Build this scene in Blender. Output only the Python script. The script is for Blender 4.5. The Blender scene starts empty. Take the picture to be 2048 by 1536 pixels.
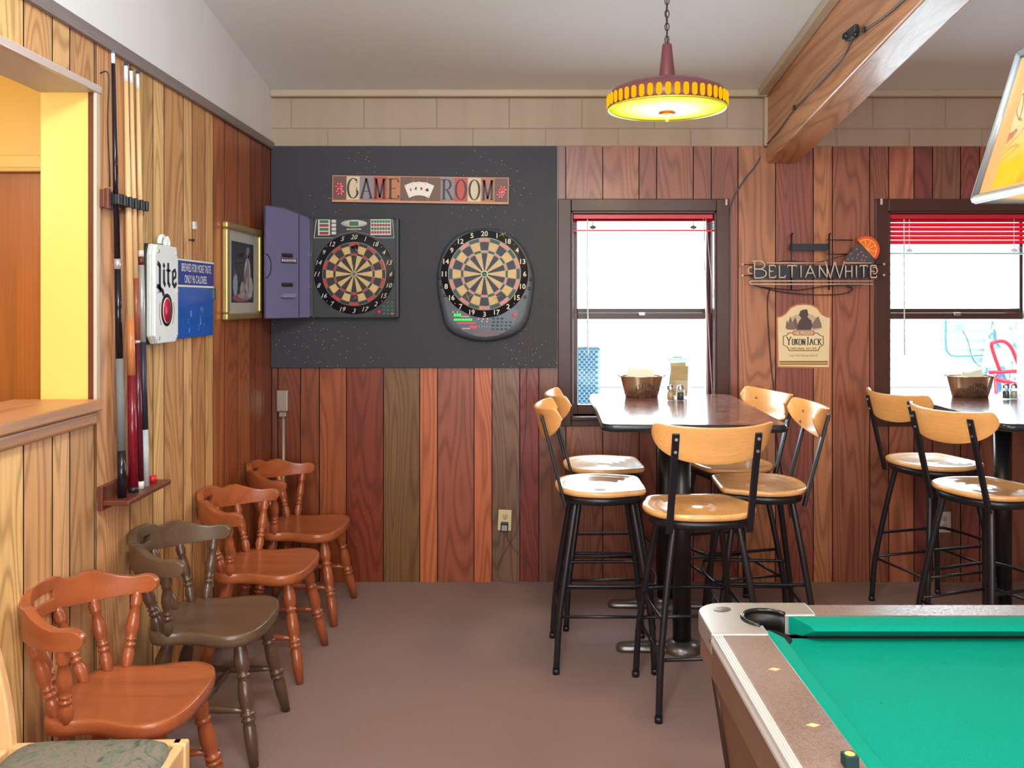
import bpy, math, random
from mathutils import Vector, Matrix
random.seed(7)
PI = math.pi
C = bpy.context.scene.collection
sc = bpy.context.scene

# ------------------------------------------------------------------ camera, world, sun, lights, exposure
F = 1800.0; CX = 1040.0; CY = 602.0; EYE = 1.57
WD = 5.028                     # distance of the back wall's panelling
cam_d = bpy.data.cameras.new('camera'); cam = bpy.data.objects.new('camera', cam_d); C.objects.link(cam)
cam.location = (0, 0, EYE); cam.rotation_euler = (PI/2, 0, 0)
cam_d.sensor_width = 36; cam_d.lens = F*36/2048
cam_d.shift_x = -16/2048; cam_d.shift_y = -166/2048
cam_d.clip_start = 0.02
sc.camera = cam
sc.view_settings.view_transform = 'Standard'; sc.view_settings.look = 'None'
sc.view_settings.gamma = 1; sc.view_settings.use_curve_mapping = False
sc.view_settings.exposure = 0.41

w = bpy.data.worlds.new('sky'); sc.world = w; w.use_nodes = True
bg = w.node_tree.nodes['Background']; bg.inputs[0].default_value = (0.78, 0.92, 1.0, 1); bg.inputs[1].default_value = 1.5

def light(name, kind, loc, energy, color=(1, 1, 1), size=0.1, size_y=None, aim=None, rad=None):
    d = bpy.data.lights.new(name, kind); d.energy = energy; d.color = color
    o = bpy.data.objects.new(name, d); C.objects.link(o); o.location = loc
    if kind == 'AREA':
        d.size = size
        if size_y: d.shape = 'RECTANGLE'; d.size_y = size_y
    elif kind in ('POINT', 'SPOT'): d.shadow_soft_size = size
    if aim is not None:
        o.rotation_euler = (Vector(aim)-Vector(loc)).to_track_quat('-Z', 'Y').to_euler()
    return o
sun = light('sun', 'SUN', (0, 0, 12), 6.5, (1.0, .97, .92), aim=(2.0, 8, -1)); sun.data.angle = 0.02
# daylight entering through the big street windows behind the photographer
light('street_window_daylight', 'AREA', (0.9, -2.45, 1.75), 120, (0.86, 0.94, 1.0), 3.6, 1.7, aim=(0.9, 5, 1.55))
# daylight of the two windows of the back wall
light('window_daylight', 'AREA', (0.69, 5.32, 1.5), 42, (0.80, 0.92, 1.0), 0.9, 1.15, aim=(0.69, 0, 1.0))
light('window_daylight', 'AREA', (2.45, 5.32, 1.5), 42, (0.80, 0.92, 1.0), 0.9, 1.15, aim=(2.45, 0, 1.0))
# unseen point lights added under the ceiling to fill the room, no fixtures
light('room_fill', 'POINT', (-0.35, 0.55, 2.75), 52, (1.0, 0.88, 0.72), 0.16)
light('room_fill', 'POINT', (1.9, -1.3, 2.8), 40, (1.0, 0.9, 0.76), 0.16)
light('room_fill', 'POINT', (-0.1, 1.2, 2.9), 78, (0.74, 0.92, 1.0), 0.2)  # cool fill added to brighten the near ceiling and upper left wall
# the room behind the hatch
light('bar_room_lamp', 'POINT', (-2.4, 1.9, 2.2), 24, (1.0, 0.90, 0.70), 0.15)

# ------------------------------------------------------------------ helpers
def lin(c):
    return tuple(((v/255)/12.92 if v/255 <= .04045 else ((v/255+.055)/1.055)**2.4) for v in c)
def P(px, py, d): return Vector(((px-CX)*d/F, d, EYE-(py-CY)*d/F))
def WX(px, d=WD): return (px-CX)*d/F
def WZ(py, d=WD): return EYE-(py-CY)*d/F
LX = -1.388
def LD(px, off=0.0): return F*(LX+off)/(px-CX)          # depth of a pixel column on the left wall

class MB:
    def __init__(s): s.v = []; s.f = []; s.sm = []
    def add(s, vs, fs, M=None, smooth=False):
        n = len(s.v)
        s.v += [tuple(M @ Vector(p)) if M else tuple(p) for p in vs]
        for f in fs: s.f.append([n+i for i in f]); s.sm.append(smooth)
        return s
    def box(s, x0, x1, y0, y1, z0, z1, M=None):
        return s.add([(x0,y0,z0),(x1,y0,z0),(x1,y1,z0),(x0,y1,z0),(x0,y0,z1),(x1,y0,z1),(x1,y1,z1),(x0,y1,z1)],
                     [(0,3,2,1),(4,5,6,7),(0,1,5,4),(1,2,6,5),(2,3,7,6),(3,0,4,7)], M)
    def prism(s, poly, h0, h1, M=None, smooth=False):   # polygon in x,y extruded along z; M places it
        n = len(poly)
        a = sum(poly[i][0]*poly[(i+1) % n][1]-poly[(i+1) % n][0]*poly[i][1] for i in range(n))
        if a < 0: poly = poly[::-1]
        vs = [(p[0], p[1], h0) for p in poly]+[(p[0], p[1], h1) for p in poly]
        s.add(vs, [tuple(range(n-1, -1, -1)), tuple(range(n, 2*n))], M)
        b = len(s.v)-2*n
        for i in range(n):
            j = (i+1) % n; s.f.append([b+i, b+j, b+n+j, b+n+i]); s.sm.append(smooth)
        return s
    def turned(s, p0, p1, prof, n=12, cap=True):        # lathe profile [(t,r)] along the line p0-p1
        p0, p1 = Vector(p0), Vector(p1); ax = p1-p0
        q = ax.to_track_quat('Z', 'Y').to_matrix(); L = ax.length
        vs = []; fs = []
        for t, r in prof:
            for k in range(n):
                a = 2*PI*k/n; vs.append(p0+q @ Vector((r*math.cos(a), r*math.sin(a), t*L)))
        for i in range(len(prof)-1):
            for k in range(n):
                k2 = (k+1) % n; fs.append((i*n+k, i*n+k2, (i+1)*n+k2, (i+1)*n+k))
        s.add(vs, fs, None, True)
        if cap:
            b = len(s.v)-len(vs)
            s.f.append([b+k for k in range(n-1, -1, -1)]); s.sm.append(False)
            s.f.append([b+(len(prof)-1)*n+k for k in range(n)]); s.sm.append(False)
        return s
    def cyl(s, p0, p1, r, r1=None, n=12): return s.turned(p0, p1, [(0, r), (1, r if r1 is None else r1)], n)
    def tube(s, pts, r, n=8, closed=False):
        pts = [Vector(p) for p in pts]; m = len(pts)
        up = None; vs = []; rr = r if isinstance(r, (list, tuple)) else [r]*m
        for i, p in enumerate(pts):
            if closed: t = pts[(i+1) % m]-pts[i-1]
            else: t = pts[min(i+1, m-1)]-pts[max(i-1, 0)]
            t.normalize()
            if up is None: up = t.orthogonal().normalized()
            else:
                up = up-t*up.dot(t)
                up = up.normalized() if up.length > 1e-6 else t.orthogonal().normalized()
            bi = t.cross(up)
            for k in range(n):
                a = 2*PI*k/n; vs.append(p+(up*math.cos(a)+bi*math.sin(a))*rr[i])
        fs = []
        for i in range(m if closed else m-1):
            j = (i+1) % m
            for k in range(n): fs.append((i*n+k, i*n+(k+1) % n, j*n+(k+1) % n, j*n+k))
        if not closed: fs += [tuple(range(n-1, -1, -1)), tuple((m-1)*n+k for k in range(n))]
        return s.add(vs, fs, None, True)
    def lathe(s, prof, n=32, M=None, smooth=True, sx=1, sy=1):      # profile [(r,z)] around z
        vs = []; fs = []
        for r, z in prof:
            for k in range(n):
                a = 2*PI*k/n; vs.append((r*math.cos(a)*sx, r*math.sin(a)*sy, z))
        for i in range(len(prof)-1):
            for k in range(n):
                k2 = (k+1) % n; fs.append((i*n+k, i*n+k2, (i+1)*n+k2, (i+1)*n+k))
        return s.add(vs, fs, M, smooth)
    def rings(s, rings, smooth=True, capb=True, capt=True, closed=True):       # list of equal-length vertex rings
        n = len(rings[0]); vs = [p for r in rings for p in r]; fs = []
        for i in range(len(rings)-1):
            for k in range(n if closed else n-1):
                k2 = (k+1) % n; fs.append((i*n+k, i*n+k2, (i+1)*n+k2, (i+1)*n+k))
        if capb: fs.append(tuple(range(n-1, -1, -1)))
        if capt: fs.append(tuple((len(rings)-1)*n+k for k in range(n)))
        return s.add(vs, fs, None, smooth)
    def ball(s, c, r, n=12, m=8, sc_=(1, 1, 1)):
        M = Matrix.Translation(c) @ Matrix.Diagonal((sc_[0], sc_[1], sc_[2], 1))
        return s.lathe([(max(1e-5, r*math.sin(PI*i/m)), -r*math.cos(PI*i/m)) for i in range(m+1)], n, M)
    def build(s, name, m, parent=None, bevel=0, seg=2, col=None, autosmooth=False):
        me = bpy.data.meshes.new(name); me.from_pydata(s.v, [], s.f)
        me.polygons.foreach_set('use_smooth', s.sm); me.update()
        if m: me.materials.append(m)
        o = bpy.data.objects.new(name, me); C.objects.link(o)
        if parent is not None: o.parent = parent
        if bevel:
            b = o.modifiers.new('bevel', 'BEVEL'); b.width = bevel; b.segments = seg; b.limit_method = 'ANGLE'; b.angle_limit = math.radians(35)
            b.harden_normals = False
        if col: o.color = (*lin(col), 1)
        return o
def BOX(name, m, x0, x1, y0, y1, z0, z1, parent=None, bevel=0, col=None, M=None):
    return MB().box(x0, x1, y0, y1, z0, z1, M).build(name, m, parent, bevel, col=col)
def thing(name, label, cat, loc=(0, 0, 0), rz=0, group=None, rot=None):
    o = bpy.data.objects.new(name, None); C.objects.link(o); o.location = loc
    o.rotation_euler = rot if rot else (0, 0, rz); o.empty_display_size = .05
    o['label'] = label; o['category'] = cat
    if group: o['group'] = group
    return o
def tag(o, label, cat, group=None, kind=None):
    o['label'] = label; o['category'] = cat
    if group: o['group'] = group
    if kind: o['kind'] = kind
    return o
def struct(o, label=None):
    o['kind'] = 'structure'
    if label: o['label'] = label
    return o
def part_empty(name, parent, loc=(0, 0, 0), rot=(0, 0, 0)):
    o = bpy.data.objects.new(name, None); C.objects.link(o); o.parent = parent; o.location = loc; o.rotation_euler = rot; o.empty_display_size = .03
    return o
def dup(root, loc, rz, label):
    def cp(o, par):
        c = o.copy(); C.objects.link(c); c.parent = par
        for ch in list(kids.get(o.name, [])): cp(ch, c)
        return c
    kids = {}
    for o in C.objects:
        if o.parent: kids.setdefault(o.parent.name, []).append(o)
    r = cp(root, None); r.location = loc; r.rotation_euler = (0, 0, rz); r['label'] = label
    return r
def cr(pts, n=6, closed=False):                       # Catmull-Rom through points
    P_ = [Vector(p) for p in pts]; m = len(P_); out = []
    rng = range(m) if closed else range(m-1)
    for i in rng:
        a = P_[i-1] if (i > 0 or closed) else P_[0]; b = P_[i]; c = P_[(i+1) % m]
        d = P_[(i+2) % m] if (i+2 < m or closed) else P_[-1]
        for k in range(n):
            t = k/n
            out.append(0.5*((2*b)+(-a+c)*t+(2*a-5*b+4*c-d)*t*t+(-a+3*b-3*c+d)*t**3))
    if not closed: out.append(P_[-1])
    return out
def interp(tab, u):
    for (a, x), (b, y) in zip(tab, tab[1:]):
        if u <= b: return x+(y-x)*((u-a)/(b-a) if b > a else 0)
    return tab[-1][1]

# ------------------------------------------------------------------ materials
MATS = {}
class NT:
    def __init__(s, name):
        s.m = bpy.data.materials.new(name); s.m.use_nodes = True; s.t = s.m.node_tree; s.t.nodes.clear()
        s.out = s.n('ShaderNodeOutputMaterial')
    def n(s, typ, **kw):
        x = s.t.nodes.new(typ)
        for k, v in kw.items(): setattr(x, k, v)
        return x
    def l(s, a, b): s.t.links.new(a, b)
    def val(s, x, i, v):
        if hasattr(v, 'is_output') or isinstance(v, bpy.types.NodeSocket): s.l(v, x.inputs[i])
        else: x.inputs[i].default_value = v
    def math(s, op, a, b=0.0, clamp=False):
        x = s.n('ShaderNodeMath', operation=op, use_clamp=clamp); s.val(x, 0, a); s.val(x, 1, b); return x.outputs[0]
    def mix(s, f, a, b, blend='MIX'):
        x = s.n('ShaderNodeMix', data_type='RGBA', blend_type=blend); s.val(x, 0, f)
        for i, v in ((6, a), (7, b)):
            if isinstance(v, bpy.types.NodeSocket): s.l(v, x.inputs[i])
            else: x.inputs[i].default_value = (*v[:3], 1)
        return x.outputs[2]
    def coord(s, scale=(1, 1, 1), rnd=True, kind='Object'):
        tc = s.n('ShaderNodeTexCoord'); mp = s.n('ShaderNodeMapping'); s.l(tc.outputs[kind], mp.inputs[0]); mp.inputs['Scale'].default_value = scale
        if rnd:
            oi = s.n('ShaderNodeObjectInfo'); r = s.math('MULTIPLY', oi.outputs['Random'], 57.0); s.l(r, mp.inputs['Location'])
        return mp.outputs[0]
    def noise(s, vec, scale=1, detail=2, rough=.5, dist=0):
        x = s.n('ShaderNodeTexNoise'); s.l(vec, x.inputs['Vector']); x.inputs['Scale'].default_value = scale
        x.inputs['Detail'].default_value = detail; x.inputs['Roughness'].default_value = rough; x.inputs['Distortion'].default_value = dist
        return x.outputs[0]
    def ramp(s, f, stops):
        x = s.n('ShaderNodeValToRGB'); s.l(f, x.inputs[0]); e = x.color_ramp.elements
        while len(e) < len(stops): e.new(0.5)
        for i, (p, c) in enumerate(stops):
            e[i].position = p; e[i].color = (*c[:3], 1) if len(c) >= 3 else (c[0],)*3+(1,)
        return x.outputs[0]
    def bsdf(s, color, rough=.5, metal=0, bump=None, bstr=.2, bdist=.002, **kw):
        b = s.n('ShaderNodeBsdfPrincipled')
        if isinstance(color, bpy.types.NodeSocket): s.l(color, b.inputs['Base Color'])
        else: b.inputs['Base Color'].default_value = (*color[:3], 1)
        s.val(b, 'Roughness', rough); b.inputs['Metallic'].default_value = metal
        for k, v in kw.items(): b.inputs[k].default_value = v
        if bump is not None:
            bp = s.n('ShaderNodeBump'); bp.inputs['Strength'].default_value = bstr; bp.inputs['Distance'].default_value = bdist
            s.l(bump, bp.inputs['Height']); s.l(bp.outputs[0], b.inputs['Normal'])
        s.l(b.outputs[0], s.out.inputs[0]); return b

def M_(rgb, rough=.5, metal=0, spec=.5, name=None, noise=0, nscale=40, bump=0):
    key = (rgb, rough, metal, spec, noise, nscale, bump)
    if key in MATS: return MATS[key]
    t = NT(name or 'plain'); c = lin(rgb)
    col = c; bmp = None
    if noise or bump:
        nz = t.noise(t.coord((1, 1, 1)), nscale, 3, .6)
        if noise: col = t.mix(nz, tuple(v*(1-noise) for v in c), tuple(min(1, v*(1+noise)) for v in c))
        if bump: bmp = nz
    b = t.bsdf(col, rough, metal, bmp, bump, .003); b.inputs['Specular IOR Level'].default_value = spec
    MATS[key] = t.m; return t.m
def EM(rgb, s=1, name='glow'):
    key = ('em', rgb, s)
    if key in MATS: return MATS[key]
    t = NT(name); e = t.n('ShaderNodeEmission'); e.inputs[0].default_value = (*lin(rgb), 1); e.inputs[1].default_value = s
    t.l(e.outputs[0], t.out.inputs[0]); MATS[key] = t.m; return t.m

def wood(name, base=None, ax='z', rough=.38, lines=34, contrast=.55, fine=.25, sc_=1.0, streak=.35, coat=.0, bump=.12):
    """contours of a stretched noise field: flame figure; ax = grain direction"""
    t = NT(name)
    def S(a, l): return {'z': (a, a, l), 'x': (l, a, a), 'y': (a, l, a)}[ax]
    k = sc_
    big = t.noise(t.coord(S(5.5*k, .62*k)), 1, 1.2, .45, .25)
    ph = t.math('MULTIPLY', big, lines*2.2)
    sn = t.math('SINE', ph); l01 = t.math('MULTIPLY_ADD', sn, .5); t.t.nodes[-1].inputs[2].default_value = .5
    l01 = t.math('POWER', l01, 2.4)
    fn = t.noise(t.coord(S(160*k, 3.2*k)), 1, 3, .65)
    st = t.noise(t.coord(S(9*k, .35*k)), 1, 2, .5)
    if base is None:
        oi = t.n('ShaderNodeObjectInfo'); b = oi.outputs['Color']
    else: b = lin(base)
    dark = t.mix(1.0, b, (.42, .30, .24), 'MULTIPLY')
    lite = t.mix(1.0, b, (1.28, 1.22, 1.12), 'MULTIPLY')
    c1 = t.mix(t.math('MULTIPLY', l01, contrast), lite, dark)
    f2 = t.ramp(fn, [(.35, (0, 0, 0)), (.7, (1, 1, 1))])
    c2 = t.mix(t.math('MULTIPLY', f2, fine), c1, dark)
    s2 = t.ramp(st, [(.45, (0, 0, 0)), (.72, (1, 1, 1))])
    c3 = t.mix(t.math('MULTIPLY', s2, streak), c2, t.mix(1.0, b, (.5, .46, .42), 'MULTIPLY'))
    t.bsdf(c3, rough, 0, fn, bump, .001, **({'Coat Weight': coat, 'Coat Roughness': .15} if coat else {}))
    return t.m
panel_wood = wood('panelling_wood', None, 'z', .36, lines=54, contrast=.54, streak=.26, bump=.08)
chair_rust = wood('rust_maple', (158, 86, 50), 'y', .3, lines=12, contrast=.25, fine=.25, streak=.2, sc_=1.3, coat=.25, bump=.03)
chair_rust_v = wood('rust_maple_turned', (152, 80, 46), 'z', .28, lines=8, contrast=.2, fine=.2, streak=.2, coat=.3, bump=.02)
chair_dark = wood('dark_maple', (96, 76, 60), 'y', .32, lines=12, contrast=.3, fine=.3, streak=.2, sc_=1.3, coat=.25, bump=.03)
chair_dark_v = wood('dark_maple_turned', (84, 62, 48), 'z', .3, lines=8, contrast=.2, fine=.2, streak=.2, coat=.3, bump=.02)
stool_wood = wood('stool_beech', (218, 164, 108), 'y', .24, lines=10, contrast=.14, fine=.22, streak=.1, sc_=1.2, coat=.45, bump=.02)
stool_back_wood = wood('stool_beech_back', (218, 160, 98), 'x', .32, lines=8, contrast=.12, fine=.22, streak=.1, sc_=1.2, coat=.3, bump=.02)
beam_wood = wood('beam_timber', (186, 136, 98), 'y', .4, lines=36, contrast=.5, fine=.35, streak=.3, sc_=.8, coat=.12, bump=.9)
ledge_wood = wood('ledge_timber', (176, 128, 92), 'y', .4, lines=16, contrast=.4, fine=.3, sc_=1, bump=.2)
casing_paint = M_((74, 46, 40), .26, spec=.28, name='brown_gloss_paint', noise=.15, nscale=18, bump=.12)
rack_wood = M_((104, 52, 34), .35, name='rack_stain', noise=.25, nscale=30)
blond = wood('blond_maple', (222, 180, 132), 'z', .32, lines=6, contrast=.12, fine=.2, streak=.1, coat=.2, bump=.02)
door_brown = wood('brown_birch', (176, 108, 52), 'z', .4, lines=8, contrast=.25, fine=.3, sc_=.8, bump=.03)
black_metal = M_((24, 24, 30), .36, .0, .6, name='black_powder_coat')
chrome = M_((205, 205, 210), .2, 1, name='chrome')
steel = M_((150, 150, 155), .35, 1, name='brushed_steel')
black_plastic = M_((26, 28, 32), .4, name='black_plastic', bump=.05, nscale=300)
white_plastic = M_((232, 236, 238), .3, name='white_plastic')
def simple_paint(name, rgb, rough=.6, stain=(.8, .72, .6), samt=.35, sscale=(1.2, 1.2, .6), bstr=.15, bscale=60):
    t = NT(name); c = lin(rgb)
    a = t.noise(t.coord(sscale, False), 1, 4, .6)
    m = t.ramp(a, [(.42, (0, 0, 0)), (.75, (1, 1, 1))])
    col = t.mix(t.math('MULTIPLY', m, samt), c, tuple(x*y for x, y in zip(c, stain)))
    bp = t.noise(t.coord((1, 1, 1), False), bscale, 3, .6)
    t.bsdf(col, rough, 0, bp, bstr, .002); return t.m
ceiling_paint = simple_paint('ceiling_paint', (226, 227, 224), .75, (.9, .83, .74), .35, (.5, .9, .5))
white_wall = simple_paint('white_wall_paint', (224, 222, 222), .55, (.86, .78, .68), .35, (2.5, 2.5, .25))
block_paint = simple_paint('block_paint', (172, 150, 128), .6, (.8, .72, .66), .4, (9, 9, .5), .35, 90)
mortar = M_((158, 138, 118), .8, name='mortar_paint', noise=.1)
moulding_paint = simple_paint('moulding_paint', (184, 164, 138), .5, (.8, .7, .6), .4, (2, 2, 2))
yellow_paint = simple_paint('yellow_gloss_paint', (244, 204, 108), .35, (.95, .9, .8), .3, (6, 6, 1.5), .6, 14)
dark_gap = M_((22, 14, 11), .8, name='dark_groove_backing')  # near-black colour of the board edges and the wall base behind them
rim_trim = wood('weathered_trim', (120, 110, 112), 'y', .4, lines=14, contrast=.35, fine=.3, bump=.1)

def carpet():
    t = NT('carpet'); co = t.coord((1, 1, 1), False)
    f = t.noise(co, 420, 2, .7); g = t.noise(co, 3.0, 4, .6); h = t.noise(co, 120, 2, .6)
    c = t.mix(f, lin((88, 66, 64)), lin((178, 144, 136)))
    c = t.mix(t.math('MULTIPLY', t.ramp(g, [(.4, (0, 0, 0)), (.7, (1, 1, 1))]), .35), c, lin((138, 108, 92)))
    t.bsdf(c, .95, 0, t.math('ADD', f, h), .6, .004); return t.m
carpet_m = carpet()
def felt():
    t = NT('green_baize'); co = t.coord((1, 1, 1), False)
    f = t.noise(co, 500, 2, .7); g = t.noise(co, 8, 3, .6)
    c = t.mix(f, lin((0, 108, 90)), lin((2, 156, 134)))
    c = t.mix(t.math('MULTIPLY', g, .25), c, lin((10, 108, 82)))
    v = t.n('ShaderNodeTexVoronoi'); t.l(co, v.inputs['Vector']); v.inputs['Scale'].default_value = 14
    spot = t.math('LESS_THAN', v.outputs['Distance'], .035)
    c = t.mix(t.math('MULTIPLY', spot, .6), c, lin((14, 70, 60)))
    b = t.bsdf(c, .8, 0, f, .3, .001); b.inputs['Specular IOR Level'].default_value = .08
    return t.m
felt_m = felt()
def leather():
    t = NT('rail_leatherette'); co = t.coord((1, 1, 1), False)
    v = t.n('ShaderNodeTexVoronoi', feature='DISTANCE_TO_EDGE'); 
    mp = t.noise(co, 9, 3, .6); 
    t.l(co, v.inputs['Vector']); v.inputs['Scale'].default_value = 60
    nz = t.noise(co, 40, 4, .7, 3.0)
    cr_ = t.ramp(nz, [(.47, (1, 1, 1)), (.5, (0, 0, 0)), (.53, (1, 1, 1))])
    c = t.mix(t.noise(co, 5, 3, .6), lin((92, 66, 54)), lin((140, 108, 92)))
    c = t.mix(t.math('MULTIPLY', t.math('SUBTRACT', 1.0, cr_), .4), c, lin((168, 134, 116)))
    t.bsdf(c, .34, 0, cr_, .5, .003); return t.m
leather_m = leather()
def speckboard():
    t = NT('pitted_black_board'); co = t.coord((1, 1, 1), False)
    v = t.n('ShaderNodeTexVoronoi'); t.l(co, v.inputs['Vector']); v.inputs['Scale'].default_value = 48
    gate = t.math('GREATER_THAN', t.noise(co, 2.6, 2, .5), .53)
    sp = t.math('MULTIPLY', t.math('LESS_THAN', v.outputs['Distance'], .09), gate)
    n = t.noise(co, 260, 2, .7)
    c = t.mix(n, lin((30, 29, 37)), lin((62, 60, 68)))
    c = t.mix(sp, c, lin((205, 200, 190)))
    t.bsdf(c, .62, 0, n, .25, .001); return t.m
board_m = speckboard()
def tabletop_mat():
    t = NT('mottled_table_laminate'); co = t.coord((1, 1, 1), False)
    a = t.noise(co, 26, 5, .65, 1.2)
    c = t.ramp(a, [(.35, lin((76, 46, 42))), (.55, lin((132, 88, 78))), (.72, lin((170, 128, 114)))])
    t.bsdf(c, .16, 0, a, .06, .001); return t.m
table_lam = tabletop_mat()
def glass_mat(name, tint=(.94, .99, 1.0), refl=.06, rough=0.0):
    t = NT(name); tr = t.n('ShaderNodeBsdfTransparent'); tr.inputs[0].default_value = (*tint, 1)
    g = t.n('ShaderNodeBsdfGlossy'); g.inputs['Roughness'].default_value = rough
    fr = t.n('ShaderNodeFresnel'); fr.inputs[0].default_value = 1.45
    mx = t.n('ShaderNodeMixShader'); ge = t.n('ShaderNodeNewGeometry'); t.l(t.math('MULTIPLY', fr.outputs[0], t.math('SUBTRACT', 1.0, ge.outputs['Backfacing'])), mx.inputs[0]); t.l(tr.outputs[0], mx.inputs[1]); t.l(g.outputs[0], mx.inputs[2])
    t.l(mx.outputs[0], t.out.inputs[0]); return t.m
pane_glass = glass_mat('window_glass')
clear_acrylic = glass_mat('clear_acrylic', (.90, .95, .96))
fabric = NT('tapestry_fabric'); _co = fabric.coord((1, 1, 1), False)
_a = fabric.noise(_co, 14, 4, .7, 2.0)
fabric.bsdf(fabric.ramp(_a, [(.3, lin((70, 74, 66))), (.45, lin((112, 116, 100))), (.55, lin((134, 118, 100))), (.66, lin((92, 100, 100))), (.8, lin((150, 146, 128)))]), .9, 0, fabric.noise(_co, 300, 2, .6), .4, .002)
fabric = fabric.m

# ------------------------------------------------------------------ lettering: a stroke alphabet (thick uprights, thin bars, serifs)
def arc(cx, cy, rx, ry, a0, a1, n=14): return [(cx+rx*math.cos(math.radians(a0+(a1-a0)*i/n)), cy+ry*math.sin(math.radians(a0+(a1-a0)*i/n))) for i in range(n+1)]
V = lambda x, a=0, b=1: [(x, a), (x, b)]
GL = {  # width, strokes, serif points
 'A': (.74, [[(.04, 0), (.36, 1)], [(.34, 1), (.68, 0)], [(.16, .36), (.56, .36)]], [(.06, 0), (.66, 0)]),
 'B': (.62, [V(.14), [(.14, 1), (.3, 1)]+arc(.3, .76, .22, .24, 90, -90)+[(.14, .52)], [(.3, .52)]+arc(.32, .26, .26, .26, 90, -90)+[(.14, 0)]], [(.12, 0), (.12, 1)]),
 'C': (.66, [arc(.38, .5, .32, .5, 48, 312)], [(.6, .84)]),
 'D': (.72, [V(.14), [(.14, 1)]+arc(.3, .5, .36, .5, 90, -90)+[(.14, 0)]], [(.12, 0), (.12, 1)]),
 'E': (.6, [V(.14), [(.14, 1), (.52, 1), (.54, .84)], [(.14, .52), (.42, .52)], [(.14, 0), (.54, 0), (.57, .17)]], [(.12, 0), (.12, 1)]),
 'F': (.56, [V(.14), [(.14, 1), (.52, 1), (.54, .84)], [(.14, .52), (.42, .52)]], [(.14, 0), (.12, 1)]),
 'G': (.74, [arc(.38, .5, .33, .5, 50, 330)+[(.63, .40)]], [(.6, .42), (.6, .86)]),
 'H': (.74, [V(.14), V(.6), [(.14, .52), (.6, .52)]], [(.14, 0), (.14, 1), (.6, 0), (.6, 1)]),
 'I': (.3, [V(.15)], [(.15, 0), (.15, 1)]),
 'J': (.42, [[(.26, 1), (.26, .16)]+arc(.12, .14, .14, .16, 0, -120, 6)], [(.26, 1)]),
 'K': (.72, [V(.14), [(.14, .42), (.6, 1)], [(.28, .56), (.66, 0)]], [(.14, 0), (.14, 1), (.6, 1), (.66, 0)]),
 'L': (.58, [V(.14), [(.14, 0), (.52, 0), (.55, .18)]], [(.14, 1), (.12, 0)]),
 'M': (.9, [V(.13), [(.15, 1), (.44, .05)], [(.44, .05), (.74, 1)], V(.76)], [(.12, 0), (.76, 0), (.1, 1), (.78, 1)]),
 'N': (.78, [V(.14), [(.12, 1), (.64, 0)], V(.64)], [(.14, 0), (.1, 1), (.64, 1)]),
 'O': (.78, [arc(.39, .5, .33, .5, 0, 360, 26)], []),
 'P': (.6, [V(.14), [(.14, 1), (.3, 1)]+arc(.3, .74, .24, .26, 90, -90)+[(.14, .48)]], [(.14, 0), (.12, 1)]),
 'R': (.7, [V(.14), [(.14, 1), (.3, 1)]+arc(.3, .75, .24, .25, 90, -90)+[(.14, .5)], [(.32, .5), (.64, 0)]], [(.14, 0), (.12, 1), (.66, 0)]),
 'S': (.54, [arc(.27, .76, .2, .24, 30, 250, 12)[:-1]+arc(.27, .25, .22, .26, 75, -150, 12)], [(.45, .85)]),
 'T': (.64, [V(.32), [(.04, .84), (.06, 1), (.58, 1), (.6, .84)]], [(.32, 0)]),
 'U': (.74, [[(.14, 1), (.14, .28)]+arc(.38, .28, .24, .28, 180, 360)+[(.62, 1)]], [(.14, 1), (.62, 1)]),
 'V': (.7, [[(.06, 1), (.36, 0)], [(.36, 0), (.64, 1)]], [(.06, 1), (.64, 1)]),
 'W': (1.0, [[(.06, 1), (.3, 0)], [(.3, 0), (.5, .95)], [(.5, .95), (.72, 0)], [(.72, 0), (.94, 1)]], [(.06, 1), (.94, 1)]),
 'Y': (.68, [[(.06, 1), (.34, .48)], [(.34, .48), (.62, 1)], V(.34, 0, .48)], [(.06, 1), (.62, 1), (.34, 0)]),
 '&': (.6, [[(.56, .0), (.16, .72)]+arc(.28, .8, .13, .2, 200, -20, 8)+[(.12, .34)]+arc(.26, .2, .18, .2, 150, 300, 8)+[(.56, .45)]], []),
 ' ': (.3, [], []),
}
def glyph(mb, ch, ox, oy, w_, h, T, t_, z0, z1, put):
    gw, strokes, serifs = GL[ch]; k = w_/gw
    def ribbon(pts, th):
        pts = [Vector((p[0]*k, p[1]*h)) for p in pts]; L = []; R = []
        for i, p in enumerate(pts):
            d = pts[min(i+1, len(pts)-1)]-pts[max(i-1, 0)]
            if d.length < 1e-9: d = Vector((1, 0))
            d.normalize(); n = Vector((-d.y, d.x))
            wdt = (t_+(T-t_)*abs(d.y)**2 if th is None else th)/2
            L.append(p+n*wdt); R.append(p-n*wdt)
        for i in range(len(pts)-1):
            q = [R[i], R[i+1], L[i+1], L[i]]
            vs = [put(ox+a.x, oy+a.y, z1) for a in q]+[put(ox+a.x, oy+a.y, z0) for a in q]
            mb.add(vs, [(0, 1, 2, 3), (4, 7, 6, 5), (0, 4, 5, 1), (1, 5, 6, 2), (2, 6, 7, 3), (3, 7, 4, 0)])
    for st in strokes: ribbon(st, None)
    for sx, sy in serifs:
        yy = min(max(sy, .5*t_/h), 1-.5*t_/h)
        if ch in 'CGS': ribbon([(sx, sy-.1), (sx, sy+.12)], t_)
        else: ribbon([(sx-.13, yy), (sx+.13, yy)], t_)
def put_plane(o, ux, uz, un):                         # text plane: x along ux, height along uz, relief along un
    o, ux, uz, un = map(Vector, (o, ux, uz, un))
    return lambda x, y, z: o+ux*x+uz*y+un*z
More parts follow.
